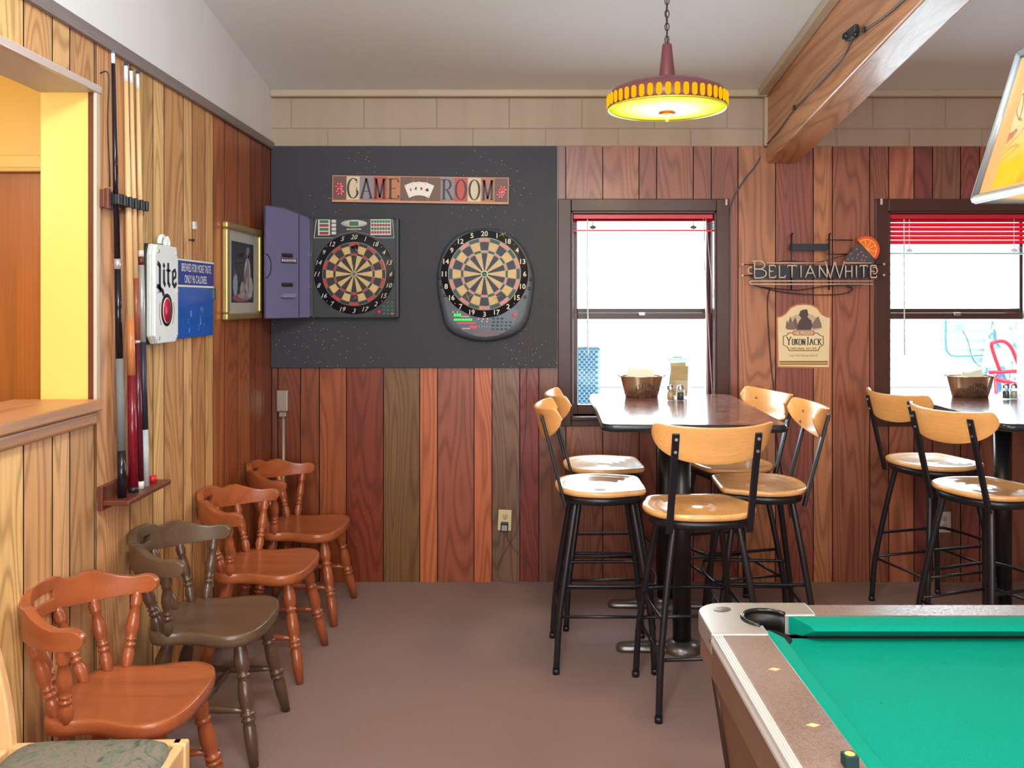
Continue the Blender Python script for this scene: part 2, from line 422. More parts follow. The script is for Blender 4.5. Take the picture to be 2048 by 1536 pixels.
def serif_text(mb, text, width, h, put, T=.17, t_=.05, space=.06, first=1.0, z=.0006):
    ws = [GL[c][0] for c in text]; tot = sum(ws)+space*(len(text)-1); k = width/tot; x = -width/2
    for i, c in enumerate(text):
        glyph(mb, c, x, 0, GL[c][0]*k, h, T*h, t_*h, 0, z, put); x += (GL[c][0]+space)*k
def sans_mesh(text, bold=0.0, shear=0):
    cu = bpy.data.curves.new('tmp', 'FONT'); cu.body = text; cu.size = 1; cu.offset = bold; cu.shear = shear; cu.extrude = 0; cu.resolution_u = 3
    cu.align_x = 'CENTER'
    o = bpy.data.objects.new('tmp', cu); C.objects.link(o)
    dg = bpy.context.evaluated_depsgraph_get(); me = o.evaluated_get(dg).to_mesh()
    vs = [tuple(v.co) for v in me.vertices]; fs = [tuple(p.vertices) for p in me.polygons]
    o.evaluated_get(dg).to_mesh_clear(); bpy.data.objects.remove(o); bpy.data.curves.remove(cu)
    return vs, fs
_sans = {}
def sans_text(mb, text, width, h, put, bold=0.0, shear=0, z=.0008, fit=True):
    key = (text, bold, shear)
    if key not in _sans: _sans[key] = sans_mesh(text, bold, shear)
    vs, fs = _sans[key]
    x0 = min(v[0] for v in vs); x1 = max(v[0] for v in vs); y0 = min(v[1] for v in vs); y1 = max(v[1] for v in vs)
    ky = h/(y1-y0); kx = width/(x1-x0) if fit else ky
    mb.add([put((v[0]-(x0+x1)/2)*kx, (v[1]-y0)*ky, z) for v in vs], fs)

# ================================================================== STRUCTURE
CZ = lambda y: 2.738+.135*(5.04-y)                   # sloping ceiling
Y0, Y1, XR = -2.6, 5.04, 3.7
struct(BOX('floor', carpet_m, LX-.02, XR+.1, Y0-.1, Y1+.05, -.12, 0))
mb = MB(); mb.add([(LX-.25, Y0-.2, CZ(Y0-.2)), (XR+.2, Y0-.2, CZ(Y0-.2)), (XR+.2, Y1+.25, CZ(Y1+.25)), (LX-.25, Y1+.25, CZ(Y1+.25)),
                   (LX-.25, Y0-.2, CZ(Y0-.2)+.2), (XR+.2, Y0-.2, CZ(Y0-.2)+.2), (XR+.2, Y1+.25, CZ(Y1+.25)+.2), (LX-.25, Y1+.25, CZ(Y1+.25)+.2)],
                  [(0, 3, 2, 1), (4, 5, 6, 7), (0, 1, 5, 4), (1, 2, 6, 5), (2, 3, 7, 6), (3, 0, 4, 7)])
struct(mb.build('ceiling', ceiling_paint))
# back wall with two window openings
PT = WZ(293)                                          # top of the panelling
OPN = [(1142, 1432), (1775, 2077)]; OT, OB = WZ(423), WZ(832)
mb = MB(); xs = [LX-.2, WX(1142), WX(1432), WX(1775), WX(2077), XR+.15]
for i in range(5):
    if i % 2 == 0: mb.box(xs[i], xs[i+1], Y1, Y1+.2, -.1, 2.9)
    else: mb.box(xs[i], xs[i+1], Y1, Y1+.2, -.1, OB); mb.box(xs[i], xs[i+1], Y1, Y1+.2, OT, 2.9)
wall_back = struct(mb.build('wall_back', dark_gap))
def plank(parent, name, a, b, z0, z1, col, side='back'):
    cx = (a+b)/2; hw = (b-a)/2-(.0026 if side == 'back' else .0032); cz = (z0+z1)/2; hz = (z1-z0)/2
    m = MB().box(-hw, hw, 0, .012, -hz, hz)
    o = m.build(name, panel_wood, parent, col=col)
    o.data.materials.append(dark_gap)                 # the V grooves between boards are stained black
    for k in (3, 5): o.data.polygons[k].material_index = 1
    if side == 'back': o.location = (cx, WD, cz)
    else: o.location = (LX, cx, cz); o.rotation_euler = (0, 0, PI/2)
    return o
bpx = [527, 556, 601, 639, 693, 767, 839.5, 875, 948, 984, 1039.5, 1077.5, 1131.5, 1205.5, 1278, 1313.5, 1386.5, 1422.5, 1476, 1551, 1626.5, 1664.5, 1739.5, 1777.5, 1828, 1865, 1921, 1959, 2013, 2087, 2160, 2195, 2268, 2305, 2362]
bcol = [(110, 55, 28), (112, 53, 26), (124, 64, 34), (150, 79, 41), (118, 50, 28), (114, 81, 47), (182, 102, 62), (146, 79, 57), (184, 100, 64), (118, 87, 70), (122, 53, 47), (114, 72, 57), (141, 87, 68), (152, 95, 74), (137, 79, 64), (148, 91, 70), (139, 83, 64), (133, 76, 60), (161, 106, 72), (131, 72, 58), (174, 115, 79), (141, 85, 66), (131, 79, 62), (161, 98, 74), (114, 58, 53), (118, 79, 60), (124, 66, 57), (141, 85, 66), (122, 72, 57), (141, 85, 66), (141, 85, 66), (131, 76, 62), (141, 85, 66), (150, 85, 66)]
for i, (a, b) in enumerate(zip(bpx, bpx[1:])):
    A, B = WX(max(a, 543.5)), WX(b); segs = []
    hit = [o for o in OPN if a < o[1] and b > o[0]]
    if not hit: segs = [(A, B, 0, PT)]
    else:
        o0, o1 = WX(hit[0][0]), WX(hit[0][1])
        segs = [(A, B, 0, OB-.002), (A, B, OT+.002, PT)]
        if A < o0-.01: segs.append((A, o0, OB-.002, OT+.002))
        if B > o1+.01: segs.append((o1, B, OB-.002, OT+.002))
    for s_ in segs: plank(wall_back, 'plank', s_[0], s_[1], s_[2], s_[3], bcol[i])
# painted blocks above the panelling
def blocks(y_top, y_bot, joints, name='block'):
    for a, b in zip(joints, joints[1:]):
        o = BOX(name, block_paint, WX(a)+.0025, WX(b)-.0025, 5.0315, 5.045, WZ(y_bot)+.0025, WZ(y_top)-.0025, wall_back, .003)
blocks(195, 257, [541]+[582+145.5*i for i in range(0, 13)])
blocks(257, 293, [541]+[654.7+145.5*i for i in range(0, 12)]+[2364])
BOX('mortar_bed', mortar, LX, XR, 5.0345, 5.041, PT, CZ(5.03), wall_back)
# left wall
HZ, SZ = 2.264, 1.215                                  # hatch top and sill
HY0, HY1 = .9, 2.946
def leftwall():
    mb = MB(); x0, x1 = LX-.17, LX-.012
    mb.box(x0, x1, HY1, Y1+.2, -.1, 2.45)
    mb.box(x0, x1, Y0, HY0, -.1, 2.45)
    mb.box(x0, x1, HY0, HY1, -.1, SZ); mb.box(x0, x1, HY0, HY1, HZ, 2.45)
    return struct(mb.build('wall_left', dark_gap))
wall_left = leftwall()
lpx = [543, 524, 511, 500, 475, 448.5, 426, 410, 384, 366.5, 328, 306, 260, 208, 188.7, 139.5, 104.7, 47]
ly = [min(LD(p), WD-.001) for p in lpx]; ly[13] = HY1
ly = sorted(set(ly), reverse=True)
y_ = ly[-1]
for s_ in [.155, .107, .204, .1, .2, .2, .1, .155, .107, .15, .2, .2, .1, .204, .1, .155, .107, .2, .2, .2, .2, .2, .2, .2, .2, .2]:
    y_ -= s_; ly.append(y_)
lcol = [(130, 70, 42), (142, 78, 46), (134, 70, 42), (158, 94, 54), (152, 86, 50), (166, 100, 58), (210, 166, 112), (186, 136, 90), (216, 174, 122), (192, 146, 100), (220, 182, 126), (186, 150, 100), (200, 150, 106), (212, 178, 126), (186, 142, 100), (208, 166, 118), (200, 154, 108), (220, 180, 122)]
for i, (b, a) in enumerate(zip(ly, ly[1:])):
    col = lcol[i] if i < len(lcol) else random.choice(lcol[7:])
    if a >= HY1-.01: segs = [(a, b, 0, PT)]
    elif b <= HY0: segs = [(a, b, 0, PT)]
    else: segs = [(a, b, 0, SZ-.0), (a, b, HZ, PT)]
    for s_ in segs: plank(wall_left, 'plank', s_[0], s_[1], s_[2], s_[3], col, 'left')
# white wall above the panelling on the left
mb = MB(); mb.box(LX-.17, LX, Y0, Y1, PT, PT+.1)
n = len(mb.v); x0, x1 = LX-.17, LX
mb.add([(x0, Y0, PT+.1), (x1, Y0, PT+.1), (x1, Y1, PT+.1), (x0, Y1, PT+.1), (x0, Y0, CZ(Y0)+.02), (x1, Y0, CZ(Y0)+.02), (x1, Y1, CZ(Y1)+.02), (x0, Y1, CZ(Y1)+.02)],
       [(0, 3, 2, 1), (4, 5, 6, 7), (0, 1, 5, 4), (1, 2, 6, 5), (2, 3, 7, 6), (3, 0, 4, 7)])
struct(mb.build('wall_left_upper', white_wall))
struct(BOX('trim_1', rim_trim, LX-.001, LX+.018, Y0, WD, PT-.022, PT+.022, bevel=.004))
struct(BOX('trim_2', moulding_paint, LX, WX(1533), 4.985, 5.03, WZ(196), CZ(4.985), bevel=.008))
struct(BOX('trim_3', moulding_paint, WX(1594), XR, 4.985, 5.03, WZ(196), CZ(4.985), bevel=.008))
BX0, BX1, BZ = WX(1533), WX(1594)+.004, WZ(327)
def sloped(x0, x1, dz0, dz1, ya, yb):
    return MB().add([(x0, ya, dz0+.135*(WD-ya)), (x1, ya, dz0+.135*(WD-ya)), (x1, yb, dz0+.135*(WD-yb)), (x0, yb, dz0+.135*(WD-yb)),
                     (x0, ya, dz1+.135*(WD-ya)), (x1, ya, dz1+.135*(WD-ya)), (x1, yb, dz1+.135*(WD-yb)), (x0, yb, dz1+.135*(WD-yb))],
                    [(0, 3, 2, 1), (4, 5, 6, 7), (0, 1, 5, 4), (1, 2, 6, 5), (2, 3, 7, 6), (3, 0, 4, 7)])
struct(sloped(BX0, BX1, BZ, 2.76, Y0, WD).build('ceiling_beam', beam_wood, bevel=.012, seg=3), 'rough stained timber beam running up the sloping ceiling')
struct(sloped(BX0-.06, BX0, 2.738-.035, 2.742, Y0, WD-.04).build('trim_4', moulding_paint, bevel=.01))
struct(BOX('trim_5', moulding_paint, BX0-.018, BX0+.002, 5.0, 5.03, PT, WZ(196), bevel=.003))
# remaining walls (behind and right of the photographer)
plainpanel = wood('plain_panelling', (150, 96, 66), 'z', .4, lines=20)
mb = MB().box(XR, XR+.15, Y0, Y1+.2, -.1, 3.9); struct(mb.build('wall_right', plainpanel))
mb = MB(); mb.box(LX-.2, -1.0, Y0-.15, Y0, -.1, 3.9).box(2.8, XR+.15, Y0-.15, Y0, -.1, 3.9).box(-1.0, 2.8, Y0-.15, Y0, -.1, .85).box(-1.0, 2.8, Y0-.15, Y0, 2.65, 3.9)
struct(mb.build('wall_front', plainpanel))
w3 = bpy.data.objects.new('window_3', None); C.objects.link(w3); struct(w3)
BOX('pane', pane_glass, -1.0, 2.8, Y0-.09, Y0-.085, .85, 2.65, w3)
for x in (-1.0, .25, 1.5, 2.76): BOX('frame_post', casing_paint, x, x+.05, Y0-.11, Y0-.05, .85, 2.65, w3)
# ---- hatch
hx0 = LX-.17
struct(BOX('trim_6', yellow_paint, hx0-.01, LX-.022, HY1-.004, HY1+.012, SZ, HZ, bevel=.002))
struct(BOX('trim_7', rack_wood, LX-.022, LX-.004, HY1-.008, HY1+.004, SZ, HZ))
struct(BOX('trim_8', M_((206, 184, 160), .3, name='pale_corner_bead'), LX-.004, LX+.007, HY1-.012, HY1+.018, SZ-.0, HZ+.012, bevel=.003))
struct(BOX('trim_9', M_((206, 200, 196), .5, name='header_paint', noise=.08), hx0-.01, LX-.004, HY0, HY1, HZ-.012, HZ+.002))
struct(BOX('trim_10', M_((198, 178, 172), .25, name='header_bead'), LX-.006, LX+.012, HY0, HY1+.02, HZ-.014, HZ+.012, bevel=.004))
led = thing('hatch_ledge', 'brown timber ledge shelf along the bottom of the hatch in the left wall', 'ledge', (LX, 1.9, SZ))
MB().box(-.26, .035, -.99, HY1-1.9-.02, 0, .036).build('ledge_board', ledge_wood, led, .006)
MB().box(0, .022, -1.05, HY1-1.9-.03, -.045, 0).build('apron_moulding', ledge_wood, led, .012, 3)
# room beyond the hatch
BY = 3.4
struct(BOX('wall_bar_room', yellow_paint, -3.6, hx0, BY, BY+.1, 2.065, 2.75))
struct(BOX('wall_bar_room_left', yellow_paint, -3.7, -3.6, -1, BY, 0, 2.75))
struct(BOX('floor_bar_room', carpet_m, -3.7, LX-.17, -1, BY, -.05, 0))
struct(BOX('ceiling_bar_room', yellow_paint, -3.7, LX-.17, -1, BY+.1, 2.75, 2.85))
struct(BOX('wall_bar_room_front', yellow_paint, -3.7, LX-.17, -1.1, -1, 0, 2.75))
struct(BOX('wall_bar_room_right', yellow_paint, LX-.19, LX-.1701, HY1+.02, BY, 0, 2.75))
struct(BOX('trim_11', yellow_paint, -3.6, hx0-.02, BY-.02, BY, 2.065, WZ(311, BY), bevel=.004))
struct(BOX('trim_12', M_((226, 190, 110), .4), -3.6, hx0-.02, BY-.03, BY, 2.055, 2.073, bevel=.004))
struct(BOX('door_1', door_brown, -3.6, hx0, BY+.01, BY+.06, 0, 2.07))

# ---- windows
def window(idx, o0, o1):
    w_ = bpy.data.objects.new('window_%d' % idx, None); C.objects.link(w_); struct(w_)
    x0, x1 = WX(o0), WX(o1); cw = .073
    BOX('casing_board', casing_paint, x0-cw, x0, WD-.016, WD+.012, WZ(852), OT+.07, w_, .004)
    BOX('casing_board', casing_paint, x1, x1+cw, WD-.016, WD+.012, WZ(852), OT+.07, w_, .004)
    BOX('casing_board', casing_paint, x0, x1, WD-.016, WD+.012, OT, OT+.07, w_, .004)
    BOX('apron_board', casing_paint, x0, x1, WD-.014, WD+.012, WZ(852), OB-.02, w_, .004)
    BOX('sill_board', casing_paint, x0, x1, WD-.035, WD+.21, OB-.022, OB, w_, .005)
    BOX('jamb_board', casing_paint, x0, x0+.012, WD-.012, WD+.2, OB, OT, w_, .002)
    BOX('jamb_board', casing_paint, x1-.012, x1, WD-.012, WD+.2, OB, OT, w_, .002)
    BOX('jamb_board', casing_paint, x0, x1, WD-.012, WD+.2, OT-.012, OT, w_, .002)
    a, b = x0+.012, x1-.012; zm = WZ(627, WD+.09)
    def sash(name, ys, z0, z1, lo, hi):
        s = part_empty(name, w_)
        st = .030
        MB().box(a, a+st, ys, ys+.032, z0, z1).box(b-st, b, ys, ys+.032, z0, z1).box(a+st, b-st, ys, ys+.032, z0, z0+lo).box(a+st, b-st, ys, ys+.032, z1-hi, z1).build('sash_frame', casing_paint, s, .003)
        BOX('pane', pane_glass, a+st, b-st, ys+.014, ys+.017, z0+lo, z1-hi, s)
        return s
    sash('upper_sash', WD+.115, zm-.004, OT-.012, .032, .03)
    s = sash('lower_sash', WD+.075, OB, zm+.004, .055, .036)
    BOX('sash_latch', steel, (a+b)/2-.02, (a+b)/2+.02, WD+.06, WD+.076, zm-.012, zm+.006, w_, .003)
    BOX('track_strip', M_((200, 205, 210), .3, .6, name='aluminium_track'), b-.034, b-.031, WD+.05, WD+.075, OB, OT-.012, w_)
    return w_
window(1, 1142, 1432); window(2, 1775, 2077)

# ================================================================== OUTSIDE
siding = M_((235, 238, 240), .6, name='white_siding', noise=.03)
house = thing('neighbour_house', 'white lap-sided house wall seen through both windows', 'house', (3.5, 10.4, 0))
for i in range(34):
    z = .58+i*.11
    MB().add([(-7, -.036, z), (7, -.036, z), (7, -.004, z+.118), (-7, -.004, z+.118), (-7, .02, z), (7, .02, z), (7, .02, z+.118), (-7, .02, z+.118)],
             [(0, 1, 2, 3), (4, 7, 6, 5), (0, 4, 5, 1), (3, 2, 6, 7), (0, 3, 7, 4), (1, 5, 6, 2)]).build('siding_plank', siding, house)
MB().box(-7, 7, .02, .3, 0, 4.4).build('wall_core', siding, house)
MB().box(-7, 7, -.01, .02, 0, .57).build('foundation', M_((225, 226, 225), .8, noise=.05, nscale=6), house)
MB().box(-7.2, 7.2, -.45, .3, 4.32, 4.45).build('eave', siding, house)
struct(BOX('ground_outside', M_((205, 205, 202), .9, name='pale_concrete', noise=.08, nscale=5), -8, 14, 5.26, 16, -.1, 0))
ac = thing('condenser_unit', 'blue-grey air conditioning unit outside the first window', 'air conditioner', (.28, 7.2, 0))
MB().box(-.36, .36, 0, .6, 0, 1.2).build('housing', M_((150, 178, 196), .6), ac, .01)
g = MB()
for i in range(54):
    for j in range(18):
        z = .07+i*.0208; x = -.35+j*.038+(.019 if i % 2 else 0)
        g.box(x, x+.026, -.012, 0, z, z+.009)
g.build('louvre_grille', M_((110, 150, 180), .5), ac)['kind'] = 'stuff'
MB().box(-.38, .38, -.02, .62, 1.2, 1.235).build('lid', M_((215, 225, 230), .5), ac, .01)
hk = thing('house_cables', 'grey conduit pipe curving along the white siding outside the second window', 'conduit', (0, 10.34, 0))
d = 10.34
MB().tube(cr([P(1892, 636, d)-Vector((0, d, 0)), P(1892, 690, d)-Vector((0, d, 0)), P(1897, 706, d)-Vector((0, d, 0)), P(1912, 712, d)-Vector((0, d, 0)), P(1975, 710, d)-Vector((0, d, 0))], 5), .012).build('pipe', M_((90, 140, 150), .5), hk)
fl = thing('outdoor_flood_light', 'small grey floodlight with dangling cable on the white siding', 'light', (0, d, 0))
off = Vector((0, d, 0))
q = P(1914, 652, d)-off
MB().cyl(q+Vector((0, -.1, -.01)), q+Vector((0, 0, 0)), .05, .03).build('lamp_head', M_((150, 190, 195), .4), fl)
MB().tube(cr([P(1920, 653, d)-off, P(1935, 680, d)-off, P(1945, 716, d)-off, P(1962, 734, d)-off, P(1990, 738, d)-off], 5), .006, 6).build('cable', M_((70, 110, 120), .5), fl)
mt = thing('meter_box', 'pale blue electric meter box beside the conduit on the siding', 'meter box', (0, d, 0))
q = P(1977, 690, d)-off
MB().box(q.x-.055, q.x+.055, -.16, 0, q.z-.32, q.z+.05).build('box_body', M_((150, 195, 205), .5), mt, .01)
MB().add([(q.x-.05, -.14, q.z+.05), (q.x+.05, -.14, q.z+.05), (q.x, -.1, q.z+.28)], [(0, 1, 2)]).tube([(q.x-.04, -.1, q.z+.05), (q.x-.01, -.1, q.z+.27), (q.x+.05, -.1, q.z+.05)], .012, 6).build('mast_bracket', M_((90, 130, 145), .5), mt)
# red hand truck
d = 7.6; ht = thing('hand_truck', 'red hand truck with a looped handle outside the second window', 'hand truck', (0, d, 0)); off = Vector((0, d, 0))
red = M_((226, 40, 60), .45, name='red_enamel')
MB().tube(cr([P(2000, 742, d)-off, P(1990, 715, d)-off, P(1983, 690, d)-off, P(1990, 684, d)-off, P(2008, 683, d)-off, P(2022, 695, d)-off, P(2034, 722, d)-off, P(2043, 750, d)-off, P(2052, 800, d)-off], 5), .016).build('handle_loop', red, ht)
MB().tube([P(1978, 745, d)-off, P(2046, 742, d)-off], .016).tube([P(1990, 757, d)-off, P(2052, 775, d)-off], .02).build('crossbar', red, ht)
a_, b_ = P(1990, 745, d)-off, P(2052, 800, d)-off
MB().tube([a_, (a_.x+.05, .0, .12)], .014).tube([b_, (b_.x+.02, 0, .12)], .014).build('frame_tube', red, ht)
MB().box(a_.x+.02, b_.x+.05, -.22, .02, 0, .02).build('toe_plate', red, ht, .003)
for sx in (a_.x+.02, b_.x+.05): MB().cyl((sx-.02, .08, .1), (sx+.02, .08, .1), .1, n=16).build('wheel', M_((60, 66, 70), .8), ht)
# heap of wrapped bags behind it
d = 8.6; bagm = NT('crumpled_wrap'); _c = bagm.coord((1, 1, 1)); _n = bagm.noise(_c, 7, 4, .6, 1.5)
bagm.bsdf(bagm.ramp(_n, [(.42, lin((60, 120, 170))), (.5, lin((225, 235, 242))), (.7, lin((240, 245, 248)))]), .35, 0, _n, .8, .03); bagm = bagm.m
for i, (px, py, r, lb) in enumerate([(2032, 712, .42, 'tall crumpled white and blue bag behind the red hand truck'), (2056, 716, .30, 'upper wrapped white bag on the bag pile outside the second window'), (2015, 790, .40, 'low crumpled bag on the ground behind the hand truck')]):
    m = MB(); c = P(px, py, d+.25*i); vs = []
    for a in range(9):
        for b in range(16):
            th = PI*a/8; ph = 2*PI*b/16; rr = r*(1+.16*math.sin(3*ph+i)+.1*math.sin(5*th+2*ph)+random.uniform(-.06, .06)*math.sin(th))
            vs.append((rr*math.sin(th)*math.cos(ph)*.8, rr*math.sin(th)*math.sin(ph)*.6, rr*math.cos(th)*1.05))
    fs = [(a*16+b, (a+1)*16+b, (a+1)*16+(b+1) % 16, a*16+(b+1) % 16) for a in range(8) for b in range(16)]
    o = m.add(vs, fs).build('wrapped_bag', bagm); o.location = c
    if i == 2: o.location.z = .38
    if i == 0: o.scale = (1, 1, 1.5); o.location.z = .66
    tag(o, lb, 'bag', 'wrapped bags piled outside')

# ================================================================== WALL THINGS
# ---- dart backing board
BYF = WD-.022                                         # board front face
o = BOX('dart_backing_board', board_m, WX(544), WX(1113.5), BYF, WD-.0008, WZ(735), WZ(293.5), bevel=.002)
tag(o, 'large charcoal backing board pitted with dart holes on the back wall', 'board')

# ---- GAME ROOM sign
def sign_game():
    d = BYF-.012; s = WX(1, d)-WX(0, d)
    c = Vector((WX(841, d), BYF, WZ(379.5, d)))
    t = thing('game_room_sign', 'long wooden sign of coloured tiles reading GAME ROOM above the dartboards', 'sign', c, rot=(0, math.radians(.8), 0))
    W, H = 356*s/2, 28*s
    MB().box(-W, W, -.012, 0, -H, H).build('back_plate', M_((70, 44, 36), .5), t, .002)
    MB().box(-W+.004, W-.004, -.0135, -.011, -H+.004, H-.004).build('border_band', M_((206, 148, 112), .5, noise=.15, nscale=30), t, .001)
    cols = [(112, 74, 62), (214, 196, 160), (140, 132, 140), (190, 76, 58), (190, 118, 70), (112, 78, 66), (112, 78, 66), (112, 78, 66), (140, 132, 140), (196, 74, 62), (214, 196, 160), (184, 112, 78), (112, 74, 66)]
    cell = (2*W-.016)/13; letters = {1: 'G', 2: 'A', 3: 'M', 4: 'E', 8: 'R', 9: 'O', 10: 'O', 11: 'M'}
    dk = M_((40, 32, 34), .5)
    for i, cc in enumerate(cols):
        x0 = -W+.008+i*cell
        tl = MB().box(x0+.0012, x0+cell-.0012, -.017, -.013, -H+.016, H-.009).build('tile', M_(cc, .5, noise=.14, nscale=45), t, .0008, 1)
        if i in letters:
            m = MB(); pt = put_plane((x0+cell/2, -.017, -H+.025), (1, 0, 0), (0, 0, 1), (0, -1, 0))
            serif_text(m, letters[i], cell*.86, 2*H-.045, pt, T=.11, t_=.035); m.build('letter', dk, t)
    m = MB()
    for cx, cz in ((-W+.008+cell*.5, .012), (-W+.008+cell*.55, -.016), (W-.008-cell*.4, .006), (W-.008-cell*.55, -.022)):
        M0 = Matrix.Translation((cx, -.017, cz)) @ Matrix.Rotation(PI/2, 4, 'X')
        chip = MB().lathe([(1e-4, .004), (.017, .004), (.0195, .003), (.0195, 0)], 20, M0).build('poker_chip', M_((196, 36, 52), .4), t)
        m2 = MB()
        for k in range(6):
            a = k*PI/3; M2 = M0 @ Matrix.Rotation(a, 4, 'Z'); m2.box(.014, .0198, -.0025, .0025, 0, .0045, M2)
        m2.build('edge_spot', M_((232, 214, 206), .5), chip)
    # four aces
    suits = ['d', 'c', 'h', 's']
    for k, (cx, rot, cz) in enumerate([(-.046, 22, -.002), (-.018, 7, .004), (.012, -6, .004), (.043, -22, -.002)]):
        M0 = Matrix.Translation((cx-.005, -.018-.0006*k, cz)) @ Matrix.Rotation(math.radians(-rot), 4, 'Y')
        w_, h_ = .027, .037
        card = MB().box(-w_, w_, -.0006, 0, -h_, h_, M0).build('playing_card', M_((236, 226, 212), .4), t, .0004, 1)
        pm = MB()
        def blob(x, z, r, n=10): pm.add([M0 @ Vector((x+r*math.cos(2*PI*q/n), -.0009, z+r*math.sin(2*PI*q/n))) for q in range(n)], [tuple(range(n-1, -1, -1))])
        if suits[k] == 'd': pm.add([M0 @ Vector(v) for v in ((0, -.0009, .011), (.008, -.0009, 0), (0, -.0009, -.011), (-.008, -.0009, 0))], [(0, 1, 2, 3)])
        elif suits[k] == 'c': blob(-.005, -.001, .0045); blob(.005, -.001, .0045); blob(0, .006, .0045); pm.box(-.001, .001, -.0009, -.0007, -.01, 0, M0)
        elif suits[k] == 'h': blob(-.004, .003, .005); blob(.004, .003, .005); pm.add([M0 @ Vector(v) for v in ((-.0085, -.0009, .001), (.0085, -.0009, .001), (0, -.0009, -.010))], [(0, 1, 2)])
        else: blob(-.005, -.002, .005); blob(.005, -.002, .005); pm.add([M0 @ Vector(v) for v in ((-.009, -.0009, 0), (.009, -.0009, 0), (0, -.0009, .012))], [(0, 2, 1)]); pm.box(-.001, .001, -.0009, -.0007, -.011, 0, M0)
        blob(-w_+.006, h_-.008, .0022); blob(w_-.006, -h_+.008, .0022)
        pm.build('suit_mark', M_((186, 34, 40) if suits[k] in 'dh' else (36, 34, 44), .5), card)
sign_game()

# ---- dart targets
NUMS = [20, 1, 18, 4, 13, 6, 10, 15, 2, 17, 3, 19, 7, 16, 8, 11, 14, 9, 12, 5]
def wedge(r0, r1, h, n=4):
    vs = []; a0, a1 = -PI/20+.012, PI/20-.012
    ring = lambda r, y: [(r*math.sin(a0+(a1-a0)*k/n), y, r*math.cos(a0+(a1-a0)*k/n)) for k in range(n+1)]
    A, B, C_, D = ring(r0, -h), ring(r1, -h), ring(r0, 0), ring(r1, 0); m = n+1
    vs = A+B+C_+D; fs = []
    for k in range(n):
        fs += [(k, k+1, m+k+1, m+k), (m+k, m+k+1, 3*m+k+1, 3*m+k), (k, 2*m+k, 2*m+k+1, k+1)]
    fs += [(0, m, 3*m, 2*m), (n, 2*m+n, 3*m+n, m+n)]
    me = bpy.data.meshes.new('scoring_segment'); me.from_pydata(vs, [], fs); return me
def target(parent, c, R, cols, italic, y, rnum, wire):
    """R radius of the doubles; cols = (single light, single dark, double a, double b, wire)"""
    tg = part_empty('target', parent, (c[0], y, c[1]))
    M0 = Matrix.Rotation(PI/2, 4, 'X')
    MB().lathe([(1e-4, .004), (rnum*1.07, .004), (rnum*1.085, 0)], 64, M0).build('number_ring', M_((16, 18, 26), .35), tg)
    MB().lathe([(1e-4, .0055), (R*1.02, .0055), (R*1.03, .003)], 64, M0).build('spider_web', M_(wire, .4, .3), tg)
    rs = [(.10, .585, 's'), (.60, .655, 't'), (.67, .895, 's'), (.91, 1.0, 'd')]
    for (a, b, kd) in rs:
        me = {}
        for i in range(20):
            if kd == 's': cc = cols[1] if i % 2 == 0 else cols[0]
            else: cc = cols[2] if i % 2 == 0 else cols[3]
            if cc not in me:
                me[cc] = wedge(a*R, b*R, .009); me[cc].materials.append(M_(cc, .5, noise=.2 if cc == cols[0] else 0, nscale=60))
            o = bpy.data.objects.new('scoring_segment', me[cc]); C.objects.link(o); o.parent = tg; o.rotation_euler = (0, i*PI/10, 0)
    for i, nm in enumerate(NUMS):
        a = i*PI/10; m = MB(); p = (rnum*math.sin(a), -.0045, rnum*math.cos(a)-.0135*R/.19)
        hh = .0275*R/.19
        sans_text(m, str(nm), 0, hh, put_plane(p, (1, 0, 0), (0, 0, 1), (0, -1, 0)), bold=.0 if italic else .02, shear=.35 if italic else 0, fit=False)
        m.build('number', M_((214, 206, 184), .5), tg)
    return tg
def dart(name, label, p, tip, col, ln=.13):
    """p flight end, tip in the board"""
    t = thing(name, label, 'dart', tip)
    a = Vector((0, 0, 0)); b = Vector(p)-Vector(tip)
    MB().turned(a, b, [(0, .0006), (.2, .001), (.22, .003), (.55, .0035), (.57, .0018), (1, .0016)], 8).build('barrel', steel, t)
    q = b.to_track_quat('Z', 'Y').to_matrix().to_4x4(); m = MB(); L = b.length
    for k in range(4):
        m.add([q @ Matrix.Rotation(k*PI/2+.4, 4, 'Z') @ Vector(v) for v in ((0, 0, L*.72), (.019, 0, L*.8), (.021, 0, L*.98), (0, 0, L))], [(0, 1, 2, 3)])
    o = m.build('flight', M_(col, .4), t); so = o.modifiers.new('s', 'SOLIDIFY'); so.thickness = .0008
    return t
